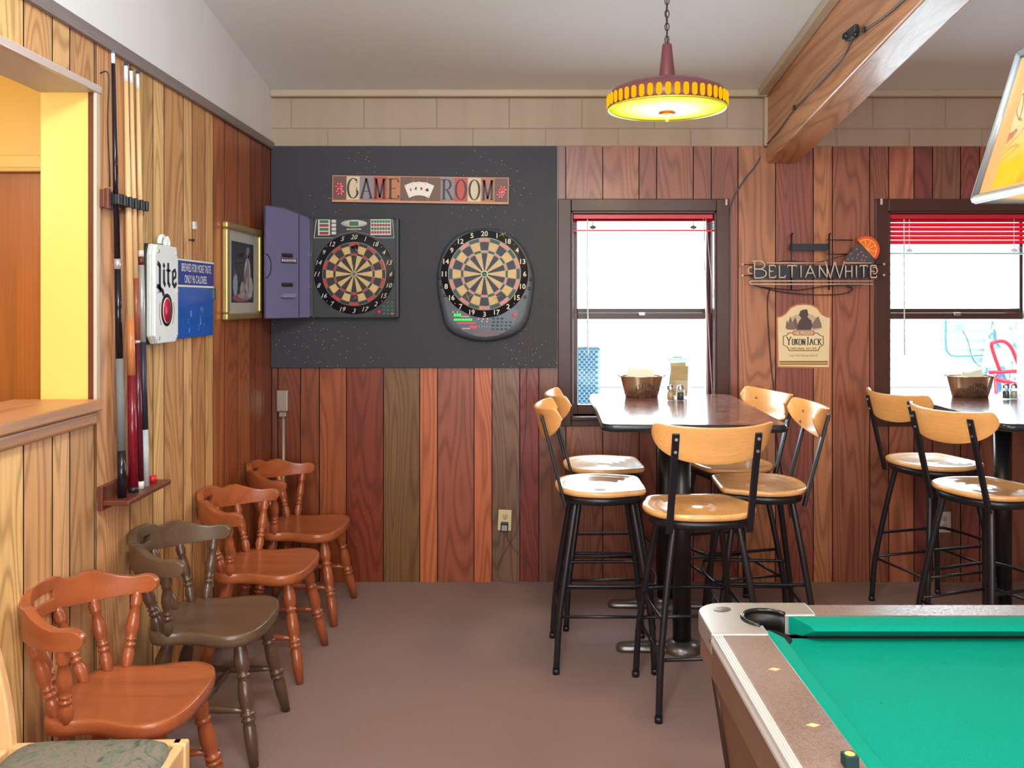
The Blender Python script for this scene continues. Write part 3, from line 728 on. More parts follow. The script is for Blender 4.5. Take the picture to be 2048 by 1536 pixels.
# cabinet board on the left
def cabinet():
    dp = .062; y = BYF-dp; d = y
    x0, x1, z0, z1 = WX(621, d), WX(797, d), WZ(635, d), WZ(436, d)
    cx, cz = (x0+x1)/2, (z0+z1)/2
    t = thing('dartboard_cabinet', 'electronic dartboard cabinet with its one door swung open toward the corner', 'dartboard', (cx, BYF, cz))
    W, H = (x1-x0)/2, (z1-z0)/2; s = d/F
    MB().box(-W, W, -dp+.012, 0, -H, H).build('case', M_((40, 42, 44), .5, bump=.1, nscale=200), t, .004)
    m = MB(); m.box(-W, -W+.012, -dp, -dp+.014, -H, H).box(W-.014, W, -dp, -dp+.014, -H, H).box(-W, W, -dp, -dp+.014, -H, -H+.008).box(-W, W, -dp, -dp+.014, H-.006, H)
    m.build('case_rim', M_((58, 60, 60), .45), t, .003)
    fy = -dp+.008
    X = lambda px: WX(px, d)-cx
    Z = lambda py: WZ(py, d)-cz
    # score panel
    pm = MB(); outl = [(X(632), Z(437.5)), (X(785), Z(437.5)), (X(788), Z(476)), (X(752), Z(476)), (X(738), Z(469)), (X(709), Z(463)), (X(680), Z(469)), (X(666), Z(476)), (X(627), Z(476))]
    Mx = Matrix.Rotation(PI/2, 4, 'X')
    pl = MB().prism(outl, -fy, -fy+.004, Mx).build('score_panel', M_((190, 194, 184), .4), t)
    inn = [(a*.985+.001, (b-Z(456))*.95+Z(456)) for a, b in outl]
    MB().prism(inn, -fy+.004, -fy+.0055, Mx).build('panel_face', M_((22, 26, 34), .35), pl)
    wp = M_((206, 202, 190), .5); gr = M_((24, 104, 62), .4); rd = M_((150, 30, 44), .4)
    def rc(nm, a, b, c_, e, mt_, yy, par=pl): return MB().box(X(a), X(b), yy, yy+.002, Z(e), Z(c_)).build(nm, mt_, par, .0006, 1)
    yy = fy-.0075
    rc('display_surround', 636, 660, 439, 470.5, wp, yy); rc('display_surround', 741, 782, 438.5, 470, wp, yy)
    for k, mt_ in enumerate((gr, rd, gr, rd)):
        rc('display', 639, 657, 440.5+k*7.7, 446+k*7.7, mt_, yy-.001)
        rc('mode_button', 663, 672, 439.5+k*7.8, 445.5+k*7.8, wp, yy)
        for j in range(7): rc('display_digit', 742.5+j*5.5, 747.2+j*5.5, 440.5+k*7.2, 445.5+k*7.2, mt_, yy-.001)
    MB().lathe([(1e-4, .003), (1, .003), (1, 0)], 28, Matrix.Translation((X(708), fy-.006, Z(447))) @ Mx @ Matrix.Diagonal((26*s, 7.2*s, 1, 1))).build('oval_window', wp, pl)
    rc('display', 699, 717, 443, 451.5, gr, fy-.0105)
    m = MB(); sans_text(m, 'BULLSHOOTER', 29*s, 3.2*s, put_plane((X(708), fy-.0062, Z(460)), (1, 0, 0), (0, 0, 1), (0, -1, 0)), bold=.03); m.build('lettering', M_((215, 210, 200), .5), pl)
    tgx = target(t, (X(708), Z(548)), 62.5*s, ((206, 170, 104), (18, 18, 22), (178, 40, 44), (24, 22, 24)), True, fy, 74*s, (150, 146, 130))
    MB().lathe([(1e-4, .0), (.0085, .0), (.0095, -.001)], 20, Matrix.Translation((0, -.0095, 0)) @ Matrix.Rotation(-PI/2, 4, 'X')).build('bull_ring', M_((120, 110, 100), .4), tgx)
    MB().ball((0, -.010, 0), .004).build('bullseye', M_((170, 60, 50), .5), tgx)
    # key pad
    kp = MB().prism([(X(747), Z(631)), (X(790), Z(631)), (X(790), Z(598)), (X(778), Z(598)), (X(752), Z(621))], -fy, -fy+.004, Mx).build('key_pad', M_((20, 34, 34), .4), t)
    for r_ in range(4):
        for c_ in range(3 if r_ > 0 else 2):
            xx = (765 if r_ > 0 else 773)+c_*8.3; zz = 603+r_*7.6
            MB().box(X(xx), X(xx+5.6), fy-.007, fy-.003, Z(zz+3.6), Z(zz)).build('key', M_((44, 96, 74) if (r_, c_) != (3, 2) else (200, 60, 70), .4), kp, .001, 1)
    MB().lathe([(1e-4, .006), (3.4*s, .005), (3.8*s, 0)], 16, Matrix.Translation((X(757.5), fy, Z(624))) @ Mx).build('red_button', M_((220, 40, 56), .35), kp)
    for (sx, sy) in ((X(653), Z(493)), (X(763), Z(494)), (X(653.5), Z(602)), (X(764), Z(602.5))):
        MB().ball((sx, fy-.004, sy), .0032).build('screw', M_((190, 184, 160), .4, .5), t)
    # door
    hx = -W-.012; ang = math.radians(138)
    dr = part_empty('door', t, (hx, -dp+.004, 0), (0, 0, 0))
    ex = WX(527, 4.70)-cx-hx; ey = 4.70-(BYF-dp); Lw = math.hypot(ex, ey); u = Vector((ex/Lw, ey/Lw, 0))  # along door outward
    dr.rotation_euler = (0, 0, math.atan2(u.y, u.x))
    zt0, zt1 = H+.012, H+.045                                 # hinge-side and outer top
    out = [(0.008, -H+.0), (0, -H+.008), (0, H-.012), (.012, H+.004), (.075, H+.018), (Lw*.60, zt1-.004), (Lw, zt1-.002), (Lw, -H)]
    out = [(p[0], p[1]) for p in out]
    dm = M_((106, 104, 142), .42, name='grey_violet_plastic', bump=.05, nscale=250)
    MB().prism(out, -.012, 0, Matrix.Rotation(PI/2, 4, 'X')).build('door_panel', dm, dr, .003)
    # the inside of the door faces the room (+y side of the local frame after rotation by ~180)
    sgn = 1
    rim = MB(); pts = [Vector((p[0], .012, p[1])) for p in out]
    rim.tube(pts, .004, 6, closed=True); rim.build('door_rim', M_((80, 78, 100), .4), dr)
    MB().box(.075, .079, .010, .0135, -H+.004, H+.012).build('groove', M_((24, 22, 34), .5), dr)
    for zc in (.052, -.105):
        h_ = MB().box(.125, .195, .012, .022, zc, zc+.019).build('dart_holder', black_plastic, dr, .002)
        for k in range(3): MB().box(.131+k*.022, .145+k*.022, .022, .027, zc+.006, zc+.02).build('holder_clip', M_((52, 52, 58), .4), h_, .002)
    lb = MB().box(.092, .20, .0125, .0135, .018, .045).build('name_plate', M_((64, 54, 76), .5), dr)
    m = MB(); sans_text(m, 'BULLSHOOTER', .098, .013, put_plane((.146, .0138, .028), (-1, 0, 0), (0, 0, 1), (0, 1, 0)), bold=.03); m.build('lettering', M_((226, 222, 216), .5), lb)
    MB().box(.115, .2, .012, .034, -.165, -.142).build('parts_box', M_((130, 126, 156), .2), dr, .002)
    m = MB(); m.tube([(Lw-.004-.034*math.cos(a), .0125, -.0+.062*math.sin(a)) for a in [(-PI/2+PI*k/14) for k in range(15)]], .003, 6); m.build('finger_cutout', M_((20, 18, 28), .5), dr)
    for zc in (.073, -.105):
        m = MB().box(-.008, .012, .004, .018, zc-.012, zc+.012).cyl((-.002, .012, zc-.016), (-.002, .012, zc+.016), .004, n=8).box(-.022, -.004, .0, .012, zc-.016, zc+.016)
        m.build('hinge', chrome, dr, .001)
    return t
cabinet()
def B2(px, py, dd=BYF-.02): return Vector((WX(px, dd), dd, WZ(py, dd)))
tp = B2(720, 500); dart('dart', 'black dart in the upper part of the cabinet dartboard', tp+Vector((-.018, -.075, .02)), (tp.x, BYF-.066, tp.z-.03), (20, 20, 24))
tp = B2(718, 596); dart('dart', 'red-flighted dart low in the cabinet dartboard', tp+Vector((0.0, -.09, .0)), (tp.x-.01, BYF-.066, tp.z+.005), (216, 30, 44))

# round board on the right
def round_board():
    dp = .055; d = BYF-dp; s = d/F
    X0, Z0 = WX(969, d), WZ(548, d)
    t = thing('electronic_dartboard', 'rounded electronic dartboard with lit green and red score digits', 'dartboard', (X0, BYF, Z0))
    X = lambda px: (px-969)*s
    Z = lambda py: (548-py)*s
    out = cr([(X(970), Z(458)), (X(1010), Z(466)), (X(1042), Z(492)), (X(1060), Z(528)), (X(1066), Z(565)), (X(1060), Z(610)), (X(1050), Z(645)), (X(1025), Z(668)), (X(970), Z(680)), (X(925), Z(672)), (X(896), Z(655)), (X(884), Z(620)), (X(876), Z(575)), (X(877), Z(540)), (X(888), Z(502)), (X(918), Z(470))], 4, True)
    out = [(p.x if hasattr(p, 'x') else p[0], p.y) for p in out]
    R = lambda k, y, kz=None: [Vector((p[0]*k, y, p[1]*k)) for p in out]
    bm = M_((72, 78, 86), .4, name='slate_plastic', bump=.03, nscale=200)
    MB().rings([R(1.035, 0)[::-1], R(1.03, -.02)[::-1], R(1.0, -.046)[::-1], R(.965, -.054)[::-1], R(.9, -.055)[::-1]], True).build('case', bm, t)
    Mx = Matrix.Rotation(PI/2, 4, 'X'); fy = -.0555
    tg = target(t, (0, 0), 71*s, ((208, 172, 116), (24, 34, 50), (206, 132, 128), (22, 76, 68)), False, fy, 80.5*s, (190, 182, 168))
    MB().lathe([(1e-4, .0), (.0125, .0), (.0135, -.002)], 20, Matrix.Translation((0, -.0105, 0)) @ Matrix.Rotation(-PI/2, 4, 'X')).build('bullseye', M_((24, 96, 60), .4), tg)
    # control panel
    pan = cr([(X(902), Z(622)), (X(920), Z(618)), (X(945), Z(634)), (X(969), Z(637)), (X(1000), Z(632)), (X(1022), Z(617)), (X(1036), Z(622)), (X(1032), Z(640)), (X(1010), Z(664)), (X(969), Z(674)), (X(930), Z(664)), (X(908), Z(644))], 4, True)
    pan = [(p.x, p.y) for p in pan]
    cp = MB().prism(pan, -fy-.002, -fy+.003, Mx).build('control_panel', M_((34, 40, 50), .25), t)
    yy = fy-.0045
    def led(nm, a, b, mt_, w_=3.2, h_=3.2): MB().box(X(a), X(a)+w_*s, yy, yy+.002, Z(b), Z(b)+h_*s).build(nm, mt_, cp)
    G, R_, W_ = EM((60, 255, 60), 2.2), EM((255, 40, 60), 2.0), EM((255, 150, 160), 1.6)
    for k in range(3):
        m = MB(); sans_text(m, '8', 4.2*s, 6*s, put_plane((X(910+k*5), yy, Z(633)), (1, 0, 0), (0, 0, 1), (0, -1, 0))); m.build('green_digit', G, cp)
        m = MB(); sans_text(m, '0', 4*s, 6*s, put_plane((X(942+k*5), yy, Z(657)), (1, 0, 0), (0, 0, 1), (0, -1, 0))); m.build('red_digit', R_, cp)
    for k in range(7): led('green_segment', 908+k*5.3, 641, G, 4.2, 3.2)
    for k in range(7): led('red_segment', 915+k*5.3, 647.5, R_, 4.2, 3.2)
    for k in range(4): led('indicator_dot', 923+k*4, 634, W_, 2, 2); led('indicator_dot', 925+k*4, 658, W_, 2, 2)
    for (a, b) in ((905, 625), (914, 625), (956, 639), (965, 639), (974, 639), (963, 644), (973, 644)): led('indicator_dot', a, b, W_, 2, 2)
    for r_ in range(4):
        for c_ in range(5):
            if r_ == 0 and c_ > 2: continue
            xx = 986+c_*8.6+(0 if r_ > 1 else 1); zz = 637+r_*7
            if r_ == 3 and c_ == 4: continue
            MB().lathe([(1e-4, .003), (2.9*s, .0026), (3.1*s, 0)], 10, Matrix.Translation((X(xx), fy-.003, Z(zz))) @ Mx @ Matrix.Diagonal((1, .62, 1, 1))).build('key', M_((70, 88, 96), .25), cp)
    MB().lathe([(1e-4, .006), (4.2*s, .005), (4.6*s, 0)], 16, Matrix.Translation((X(1029), fy-.002, Z(630))) @ Mx).build('red_button', M_((224, 96, 96), .35), cp)
    m = MB(); sans_text(m, '- - - - -', 24*s, 1.6*s, put_plane((X(969), yy+.001, Z(654)), (1, 0, 0), (0, 0, 1), (0, -1, 0))); m.build('lettering', M_((150, 150, 150), .5), cp)
    MB().box(X(946), X(998), fy-.0035, fy-.003, Z(671), Z(661)).build('worn_label', M_((112, 92, 96), .5, noise=.4, nscale=90), cp)
    for (a, b) in ((879, 556), (883, 574), (890, 591), (1061, 559), (1058, 577), (1050, 594)):
        MB().lathe([(.0035, .010), (.0085, .010), (.0105, 0)], 14, Matrix.Translation((X(a), -.047, Z(b))) @ Mx).build('dart_holder', M_((22, 24, 28), .35), t)
        MB().lathe([(1e-4, .0005), (.0036, .0005)], 10, Matrix.Translation((X(a), -.05, Z(b))) @ Mx).build('holder_hole', M_((8, 8, 10), .6), t)
    for (a, b) in ((910, 489), (1028, 489), (910, 607), (1028, 607)): MB().ball((X(a), fy-.004, Z(b)), .003).build('screw', M_((190, 184, 176), .4, .5), t)
    return t
round_board()
YF = BYF-.075
for px, py, lb, col in ((1005, 468, 'yellow dart in the outer rim of the round dartboard near number 1', (236, 196, 60)), (935, 594, 'yellow dart low in the round dartboard on the lit green digit side', (240, 200, 50)), (993, 594, 'yellow dart low in the round dartboard on the keypad side', (240, 200, 50)), (970, 549, 'green dart in the bullseye of the round dartboard', (60, 190, 90))):
    p = Vector((WX(px, YF-.1), YF-.1, WZ(py, YF-.1)))
    dart('dart', lb, p, (p.x+.004, BYF-.066, p.z-.004), col)
cd = MB().tube(cr([(WX(1060, BYF), BYF-.004, WZ(640, BYF)), (WX(1055, BYF), BYF-.004, WZ(725, BYF)), (WX(1054, BYF), BYF-.004, WZ(745, BYF)), (WX(1053, WD), WD-.010, WZ(765)), (WX(1052), WD-.005, WZ(840)), (WX(1041), WD-.005, WZ(960)), (WX(1036), WD-.005, WZ(1050)), (WX(1020), WD-.005, WZ(1085)), (WX(998), WD-.006, WZ(1125)), (WX(997), WD-.008, WZ(1150)), (WX(1010), WD-.015, WZ(1163)), (WX(1035), WD-.03, .004), (WX(1060), WD-.02, .006), (WX(1067), WD-.006, WZ(1140)), (WX(1060), WD-.006, WZ(1125)), (WX(1045), WD-.006, WZ(1113)), (WX(1030), WD-.006, WZ(1100)), (WX(1015), WD-.02, WZ(1075)), (WX(1014), WD-.03, WZ(1060))], 6), .0022, 6).build('power_cord', M_((96, 78, 70), .5))
tag(cd, 'thin brown cord looping from the round dartboard down to the wall outlet', 'cord')

# ---- outlets
def outlet(loc, rot, label, plug=False, col=(226, 206, 150)):
    t = thing('wall_outlet', label, 'outlet', loc, rot=rot)
    pc = M_(col, .35)
    MB().box(-.037, .037, -.006, 0, -.058, .058).build('cover_plate', pc, t, .003)
    for zc in ((.02,) if plug else (.02, -.02)):
        r_ = MB().lathe([(1e-4, .003), (.0155, .003), (.017, 0)], 20, Matrix.Translation((0, -.006, zc)) @ Matrix.Rotation(PI/2, 4, 'X')).build('socket', M_(tuple(int(c*.93) for c in col), .4), t)
        MB().box(-.007, -.0045, -.0095, -.0088, zc, zc+.008).box(.0045, .007, -.0095, -.0088, zc+.001, zc+.008).cyl((0, -.0096, zc-.007), (0, -.0088, zc-.007), .0025, n=8).build('slot', M_((30, 22, 16), .6), r_)
    if plug:
        p = MB().box(-.021, .021, -.04, -.006, -.056, -.008).build('plug_adapter', black_plastic, t, .003)
        MB().box(-.015, .015, -.0415, -.04, -.05, -.02).build('adapter_label', M_((168, 160, 158), .5), p)
    return t
outlet((WX(1009.5), WD, WZ(1040)), (0, math.radians(2), 0), 'cream wall outlet with a black plug adapter under the dart board', True)
outlet((WX(1888), WD, WZ(1044)), (0, 0, 0), 'pale wall outlet low on the panelling below the second window', False, (196, 186, 178))
outlet((LX, LD(419.5), WZ(1153, LD(419.5))), (0, 0, PI/2), 'cream outlet cover low on the left wall behind the dark chair', False, (224, 214, 170))
# ---- junction box and conduit
t = thing('junction_box', 'metal junction box with a conduit running down the corner panelling', 'junction box', (WX(568), WD, 0))
sil = M_((176, 160, 140), .3, .7, name='dull_aluminium', bump=.1, nscale=30)
MB().box(-.032, .032, -.045, 0, WZ(822), WZ(779)).build('box_cover', sil, t, .006)
MB().box(-.022, .018, -.03, 0, WZ(833), WZ(822)).build('connector', sil, t, .004)
MB().cyl((.0, -.012, 0), (.0, -.012, WZ(833)), .0085).build('conduit', M_((168, 152, 130), .4, .3), t)

# ---- framed picture on the left wall
def picture():
    z0, z1 = 1.479, 1.942; y0, y1 = 4.185, 4.745; cy, cz = (y0+y1)/2, (z0+z1)/2
    t = thing('framed_picture', 'gold framed picture of a kneeling woman in white on the left wall', 'picture', (LX, cy, cz), rz=PI/2)
    W, H = (y1-y0)/2, (z1-z0)/2   # local x along +Y(world), -y local points to +X(world)
    gold = M_((178, 152, 92), .28, .55, name='gold_leaf', bump=.1, nscale=40)
    fw = .032
    def rail(a, b, c_, e, nm='frame_rail'): MB().box(a, b, -.03, 0, c_, e).build(nm, gold, t, .008, 3)
    rail(-W, W, H-fw, H); rail(-W, W, -H, -H+fw); rail(-W, -W+fw, -H+fw, H-fw); rail(W-fw, W, -H+fw, H-fw)
    MB().box(-W+fw, W-fw, -.012, -.004, -H+fw, H-fw).build('mat_board', M_((222, 208, 196), .6), t)
    iw, ih = .175, .148
    art = MB().box(-iw, iw, -.0135, -.012, -ih, ih).build('print', M_((52, 46, 48), .5, noise=.35, nscale=14), t)
    def bl(x, z, rx, rz, col, k, rot=0):
        n = 20; c, s = math.cos(rot), math.sin(rot)
        MB().add([(x+rx*math.cos(2*PI*i/n)*c-rz*math.sin(2*PI*i/n)*s, -.0137-.0001*k, z+rx*math.cos(2*PI*i/n)*s+rz*math.sin(2*PI*i/n)*c) for i in range(n)], [tuple(range(n))]).build('painted_shape', M_(col, .6, noise=.4, nscale=60), art)
    bl(-.03, -.125, .13, .02, (168, 96, 92), 0); bl(.04, -.115, .12, .018, (196, 150, 140), 1)
    bl(-.12, -.06, .035, .055, (170, 182, 190), 2); bl(-.13, .0, .016, .02, (112, 86, 74), 3)
    bl(.07, -.01, .055, .085, (206, 198, 190), 4, -.1); bl(.11, -.07, .055, .055, (214, 204, 194), 5)
    bl(.03, -.04, .018, .075, (150, 120, 104), 6, -.45); bl(-.01, -.085, .038, .04, (190, 176, 164), 7)
    bl(.06, .095, .018, .024, (120, 90, 76), 8); bl(.075, .11, .03, .02, (150, 150, 156), 9, .3); bl(.08, -.02, .02, .09, (170, 152, 142), 10, .1)
    g_ = MB().box(-W+fw, W-fw, -.020, -.0185, -H+fw, H-fw).build('pane', pane_glass, t)
picture()

# ---- lite sign
def lite():
    ya, yb = LD(310, .045), LD(357, .045); z0, z1 = 1.41, 1.782
    xf = .045
    t = thing('beer_sign', 'white and blue message board sign reading Lite on the left wall', 'sign', (LX, (ya+yb)/2, (z0+z1)/2), rz=PI/2)
    W, H = (yb-ya)/2, (z1-z0)/2
    o0 = [(-W*.86, H), (-W*.96, H*.86), (-W, H*.78), (-W, -H*.84), (-W*.74, -H), (W*.74, -H), (W, -H*.88), (W, H*.7), (W*.9, H*.84), (W*.86, H)]
    Mx = Matrix.Rotation(PI/2, 4, 'X')
    MB().prism([(a*1.03, b*1.01) for a, b in o0], 0, .012, Mx).build('back_layer', M_((30, 34, 46), .4), t, .002)
    MB().prism(o0, .012, .03, Mx).build('side_layer', M_((214, 222, 214), .3), t, .004)
    wp = MB().prism([(a*.98, b*.99) for a, b in o0], .030, .045, Mx).build('front_panel', white_plastic, t, .003)
    # loop on the top
    MB().tube([(-.012+.026*math.cos(a), -.03, H+.004+.03*math.sin(a)) for a in [PI*k/10 for k in range(11)]], .009, 8).tube([(.03+.016*math.cos(a), -.032, H+.0+.03*math.sin(a)) for a in [PI*k/10 for k in range(11)]], .008, 8).build('pull_tab', white_plastic, t)
    pt = lambda x, z, k=.0005: (x, -.0455-k, z)
    navy = M_((26, 32, 62), .3)
    m = MB()
    def st(pts, w0):
        pts = [Vector((p[0]*1.08, p[1]*.86+.03)) for p in pts]
        for a, b in zip(pts, pts[1:]):
            dd = (b-a).normalized(); n = Vector((-dd.y, dd.x))*w0/2; e = dd*w0*.2
            q = [a-n-e, b-n+e, b+n+e, a+n-e]
            m.add([(p.x, -.0465, p.y) for p in q]+[(p.x, -.045, p.y) for p in q], [(0, 1, 2, 3), (0, 4, 5, 1), (1, 5, 6, 2), (2, 6, 7, 3), (3, 7, 4, 0)])
    # blackletter L i t e   (x to the right in the picture = +x local)
    st([(-.082, .098), (-.066, .088), (-.066, -.008)], .017); st([(-.088, .0), (-.04, -.022), (-.034, -.038)], .016); st([(-.075, -.0), (-.06, -.018)], .02)
    st([(-.03, .07), (-.03, .018), (-.02, .004)], .016); st([(-.034, .094), (-.026, .086)], .016)
    st([(.008, .1), (.008, .016), (.022, .002)], .016); st([(-.006, .07), (.026, .07)], .009)
    st([(.05, .066), (.05, .014), (.066, .0), (.082, .014)], .014); st([(.05, .066), (.07, .076), (.078, .06), (.076, .044), (.054, .034)], .011)
    m.build('lettering', navy, wp)
    def el(rx, rz, z, col, k, nm): MB().lathe([(1e-4, .0015), (1, .0015), (1, 0)], 36, Matrix.Translation((-.004, -.045-.0008*k, z)) @ Mx @ Matrix.Diagonal((rx, rz, 1, 1))).build(nm, M_(col, .3), wp)
    zc = -.060
    el(.054, .062, zc, (20, 22, 44), 0, 'emblem_ring'); el(.040, .049, zc-.002, (230, 220, 222), 1, 'emblem_line'); el(.036, .045, zc-.002, (190, 24, 62), 2, 'emblem_centre')
    gold = M_((150, 120, 80), .4)
    for sg in (-1, 1):
        MB().tube([(-.004+sg*.072*math.cos(a), -.0455, zc-.004+.075*math.sin(a)) for a in [-.75+1.2*k/10 for k in range(11)]], .002, 5).build('emblem_arc', gold, wp)
    for (a, b) in ((-.75, .86), (.8, .86), (-.8, 0.06), (.86, 0.06), (-.72, -.88), (.78, -.88)): MB().box(a*W-.008, a*W+.008, -.049, -.045, b*H-.006, b*H+.006).build('fixing', M_((190, 190, 186), .3, .5), wp, .001)
    # blue message panel
    p0, p1 = LD(352, .012)-(ya+yb)/2, LD(427, .012)-(ya+yb)/2
    zt, zb = WZ(517, LD(357))-(z0+z1)/2, WZ(677, LD(357))-(z0+z1)/2
    bl = M_((30, 92, 192), .12, name='blue_dry_erase', noise=.12, nscale=20)
    bp = MB().box(p0, p1, -.012, 0, zb, zt).build('message_panel', bl, t, .002)
    wl = M_((228, 232, 238), .4)
    hz = zt-.105*1.02
    MB().box(p0, p1, -.0132, -.012, zt-.008, zt-.001).box(p0, p1, -.0132, -.012, hz-.008, hz).build('white_line', wl, bp)
    MB().box(p0, p1, -.0126, -.012, hz, zt-.008).build('header_band', M_((30, 60, 150), .3), bp)
    cxm = (p0+p1)/2+.01
    m = MB(); sans_text(m, 'BREWED FOR MORE TASTE.', (p1-p0)*.80, .034, put_plane((cxm, -.013, zt-.052), (1, 0, 0), (0, 0, 1), (0, -1, 0)), bold=.008)
    sans_text(m, 'ONLY 96 CALORIES.', (p1-p0)*.60, .034, put_plane((cxm-.01, -.013, zt-.099), (1, 0, 0), (0, 0, 1), (0, -1, 0)), bold=.008); m.build('lettering', wl, bp)
    m = MB(); sans_text(m, '8', .02, .028, put_plane((cxm-.07, -.0125, zt-.24), (-1, 0, 0), (0, 0, 1), (0, -1, 0))); sans_text(m, '19', .03, .028, put_plane((cxm+.06, -.0125, zt-.225), (-1, 0, 0), (0, 0, 1), (0, -1, 0)))
    for k in range(9): x = random.uniform(-.1, .1); z = random.uniform(zb+.02, zt-.25); m.box(cxm+x, cxm+x+.002, -.0128, -.0124, z, z+random.uniform(.005, .03))
    m.build('chalk_mark', M_((130, 160, 210), .5), bp)
    MB().box(p1-.02, p1+.004, -.022, -.008, -.02, .03).build('marker_clip', M_((50, 74, 70), .4), t, .003)
lite()
# small hook and nail
q = LD(387); o = MB().box(-.012, .012, -.01, 0, -.016, .016).cyl((0, -.014, -.008), (0, -.002, -.008), .003, n=8).build('adhesive_hook', M_((214, 214, 216), .2)); o.location = (LX, q, WZ(451, q)); o.rotation_euler = (0, 0, PI/2)
tag(o, 'small clear adhesive hook on the left wall above the blue board', 'hook')
q = LD(379); o = MB().cyl((-.01, 0, 0), (.01, -.012, 0), .0035, n=8).cyl((.009, -.012, 0), (.012, -.014, 0), .006, n=8).build('wood_screw', M_((70, 60, 60), .4, .6)); o.location = (LX, q, WZ(480, q)); o.rotation_euler = (0, 0, PI/2)
tag(o, 'dark screw sticking out of the left wall above the blue board', 'screw')

# ---- cue racks and cues
CXO = .062
t = thing('cue_clip_rail', 'brown upper cue rail with black clips holding the pool cues', 'cue rack', (LX, 0, 0))
ya, yb = LD(201, .01), LD(293, .03)
zr = WZ(398, 2.98)
MB().box(0, .022, ya, yb, zr-.03, zr+.03).build('rail_board', rack_wood, t, .003)
MB().box(0.022, .036, ya, ya+.02, zr-.034, zr+.034).build('end_block', rack_wood, t, .002)
for yy in (2.985, 3.03, 3.075, 3.12, 3.165, 3.21):
    MB().box(.022, .052, yy-.006, yy+.006, zr-.018, zr+.018).box(.052, .062, yy-.009, yy+.009, zr-.018, zr+.018).build('rubber_clip', black_plastic, t, .003)
t = thing('cue_butt_shelf', 'dark brown lower cue shelf the pool cue butts stand on', 'cue rack', (LX, 0, 0))
ya, yb = LD(206, .02), LD(310, .045); zs = .915
MB().box(0, .018, ya, yb, zs-.035, zs+.045).build('back_board', rack_wood, t, .003)
MB().box(.018, .105, ya, yb, zs-.018, zs).build('shelf_board', rack_wood, t, .004)
def cue(yb_, yt_, parts, label, xb=CXO, xt=.022, zt=2.40, rb=.0148, rt=.0062):
    t = thing('pool_cue', label, 'pool cue', (LX+xb, yb_, zs), group='pool cues standing in the wall rack')
    a = Vector((0, 0, 0)); b = Vector((xt-xb, yt_-yb_, zt-zs))
    for nm, t0, t1, m in parts:
        r = lambda q: rb+(rt-rb)*q
        MB().turned(a+b*t0, a+b*t1, [(0, r(t0)), (1, r(t1))], 14).build(nm, m, t)
ferr = M_((216, 218, 226), .3); maple = M_((228, 186, 132), .25, name='maple_shaft', noise=.06); silver = M_((206, 206, 212), .25, .6)
dk = M_((16, 18, 26), .16); lineg = M_((112, 114, 112), .7, name='irish_linen_wrap', noise=.3, nscale=400)
cue(3.0, 3.02, [('butt_sleeve', 0, .105, M_((20, 18, 26), .2, noise=.4, nscale=70)), ('wrap', .105, .31, lineg), ('forearm', .31, .51, dk), ('joint_collar', .51, .533, silver), ('shaft', .533, .972, M_((22, 20, 34), .12)), ('ferrule', .972, .995, ferr), ('tip', .995, 1, M_((70, 110, 150), .8))], 'black pool cue with a grey wrap, nearest the hatch', zt=2.408)
redb = M_((120, 18, 36), .2, name='red_stained_butt', noise=.4, nscale=50)
cue(3.088, 3.118, [('butt_cap', 0, .012, black_plastic), ('butt_sleeve', .012, .27, redb), ('forearm', .27, .40, M_((196, 120, 70), .25)), ('shaft', .40, .955, maple), ('ferrule', .955, .992, ferr), ('tip', .992, 1, M_((40, 60, 90), .8))], 'thick maple pool cue with a red lower half, second from the hatch', zt=2.396, rb=.0165, rt=.0068)
cue(3.142, 3.160, [('butt_cap', 0, .018, M_((224, 214, 200), .3)), ('butt_sleeve', .018, .345, M_((86, 20, 34), .2)), ('ring', .345, .352, silver), ('forearm', .352, .5, M_((150, 78, 56), .25)), ('shaft', .5, .965, maple), ('ferrule', .965, .995, ferr), ('tip', .995, 1, M_((40, 60, 90), .8))], 'slim pool cue with a maroon butt and white cap, third from the hatch', zt=2.385, rb=.0135)
cue(3.185, 3.214, [('butt_sleeve', 0, .135, M_((176, 180, 186), .3, noise=.2)), ('wrap', .135, .345, M_((34, 40, 54), .4)), ('forearm', .345, .53, M_((176, 172, 170), .25, .3)), ('joint_ring', .53, .55, M_((96, 40, 34), .4)), ('joint_collar', .55, .565, M_((220, 212, 206), .3)), ('shaft', .565, .955, maple), ('ferrule', .955, .992, ferr), ('tip', .992, 1, M_((40, 60, 90), .8))], 'pool cue with a silver butt and dark grip, farthest from the hatch', zt=2.392)
o = MB().lathe([(1e-4, 0), (.014, 0), (.014, .022), (.010, .022), (.009, .018), (1e-4, .018)], 16).build('chalk_cup', M_((206, 30, 44), .4)); o.location = (LX+.06, 3.255, zs+.001)
tag(o, 'small red chalk cup at the end of the cue shelf', 'chalk')
q = LD(200)
o = MB().tube(cr([(LX+.004, LD(192)+.02, WZ(136, 2.9)), (LX+.03, LD(199), WZ(140, 2.9)), (LX+.02, LD(203), WZ(240, 2.95)), (LX+.014, LD(211), WZ(340, 2.96)), (LX+.006, LD(216), WZ(368, 2.96))], 6), .0022, 6).build('hanging_wire', M_((30, 26, 24), .4))
tag(o, 'thin black wire hanging from a nail beside the black cue', 'wire')

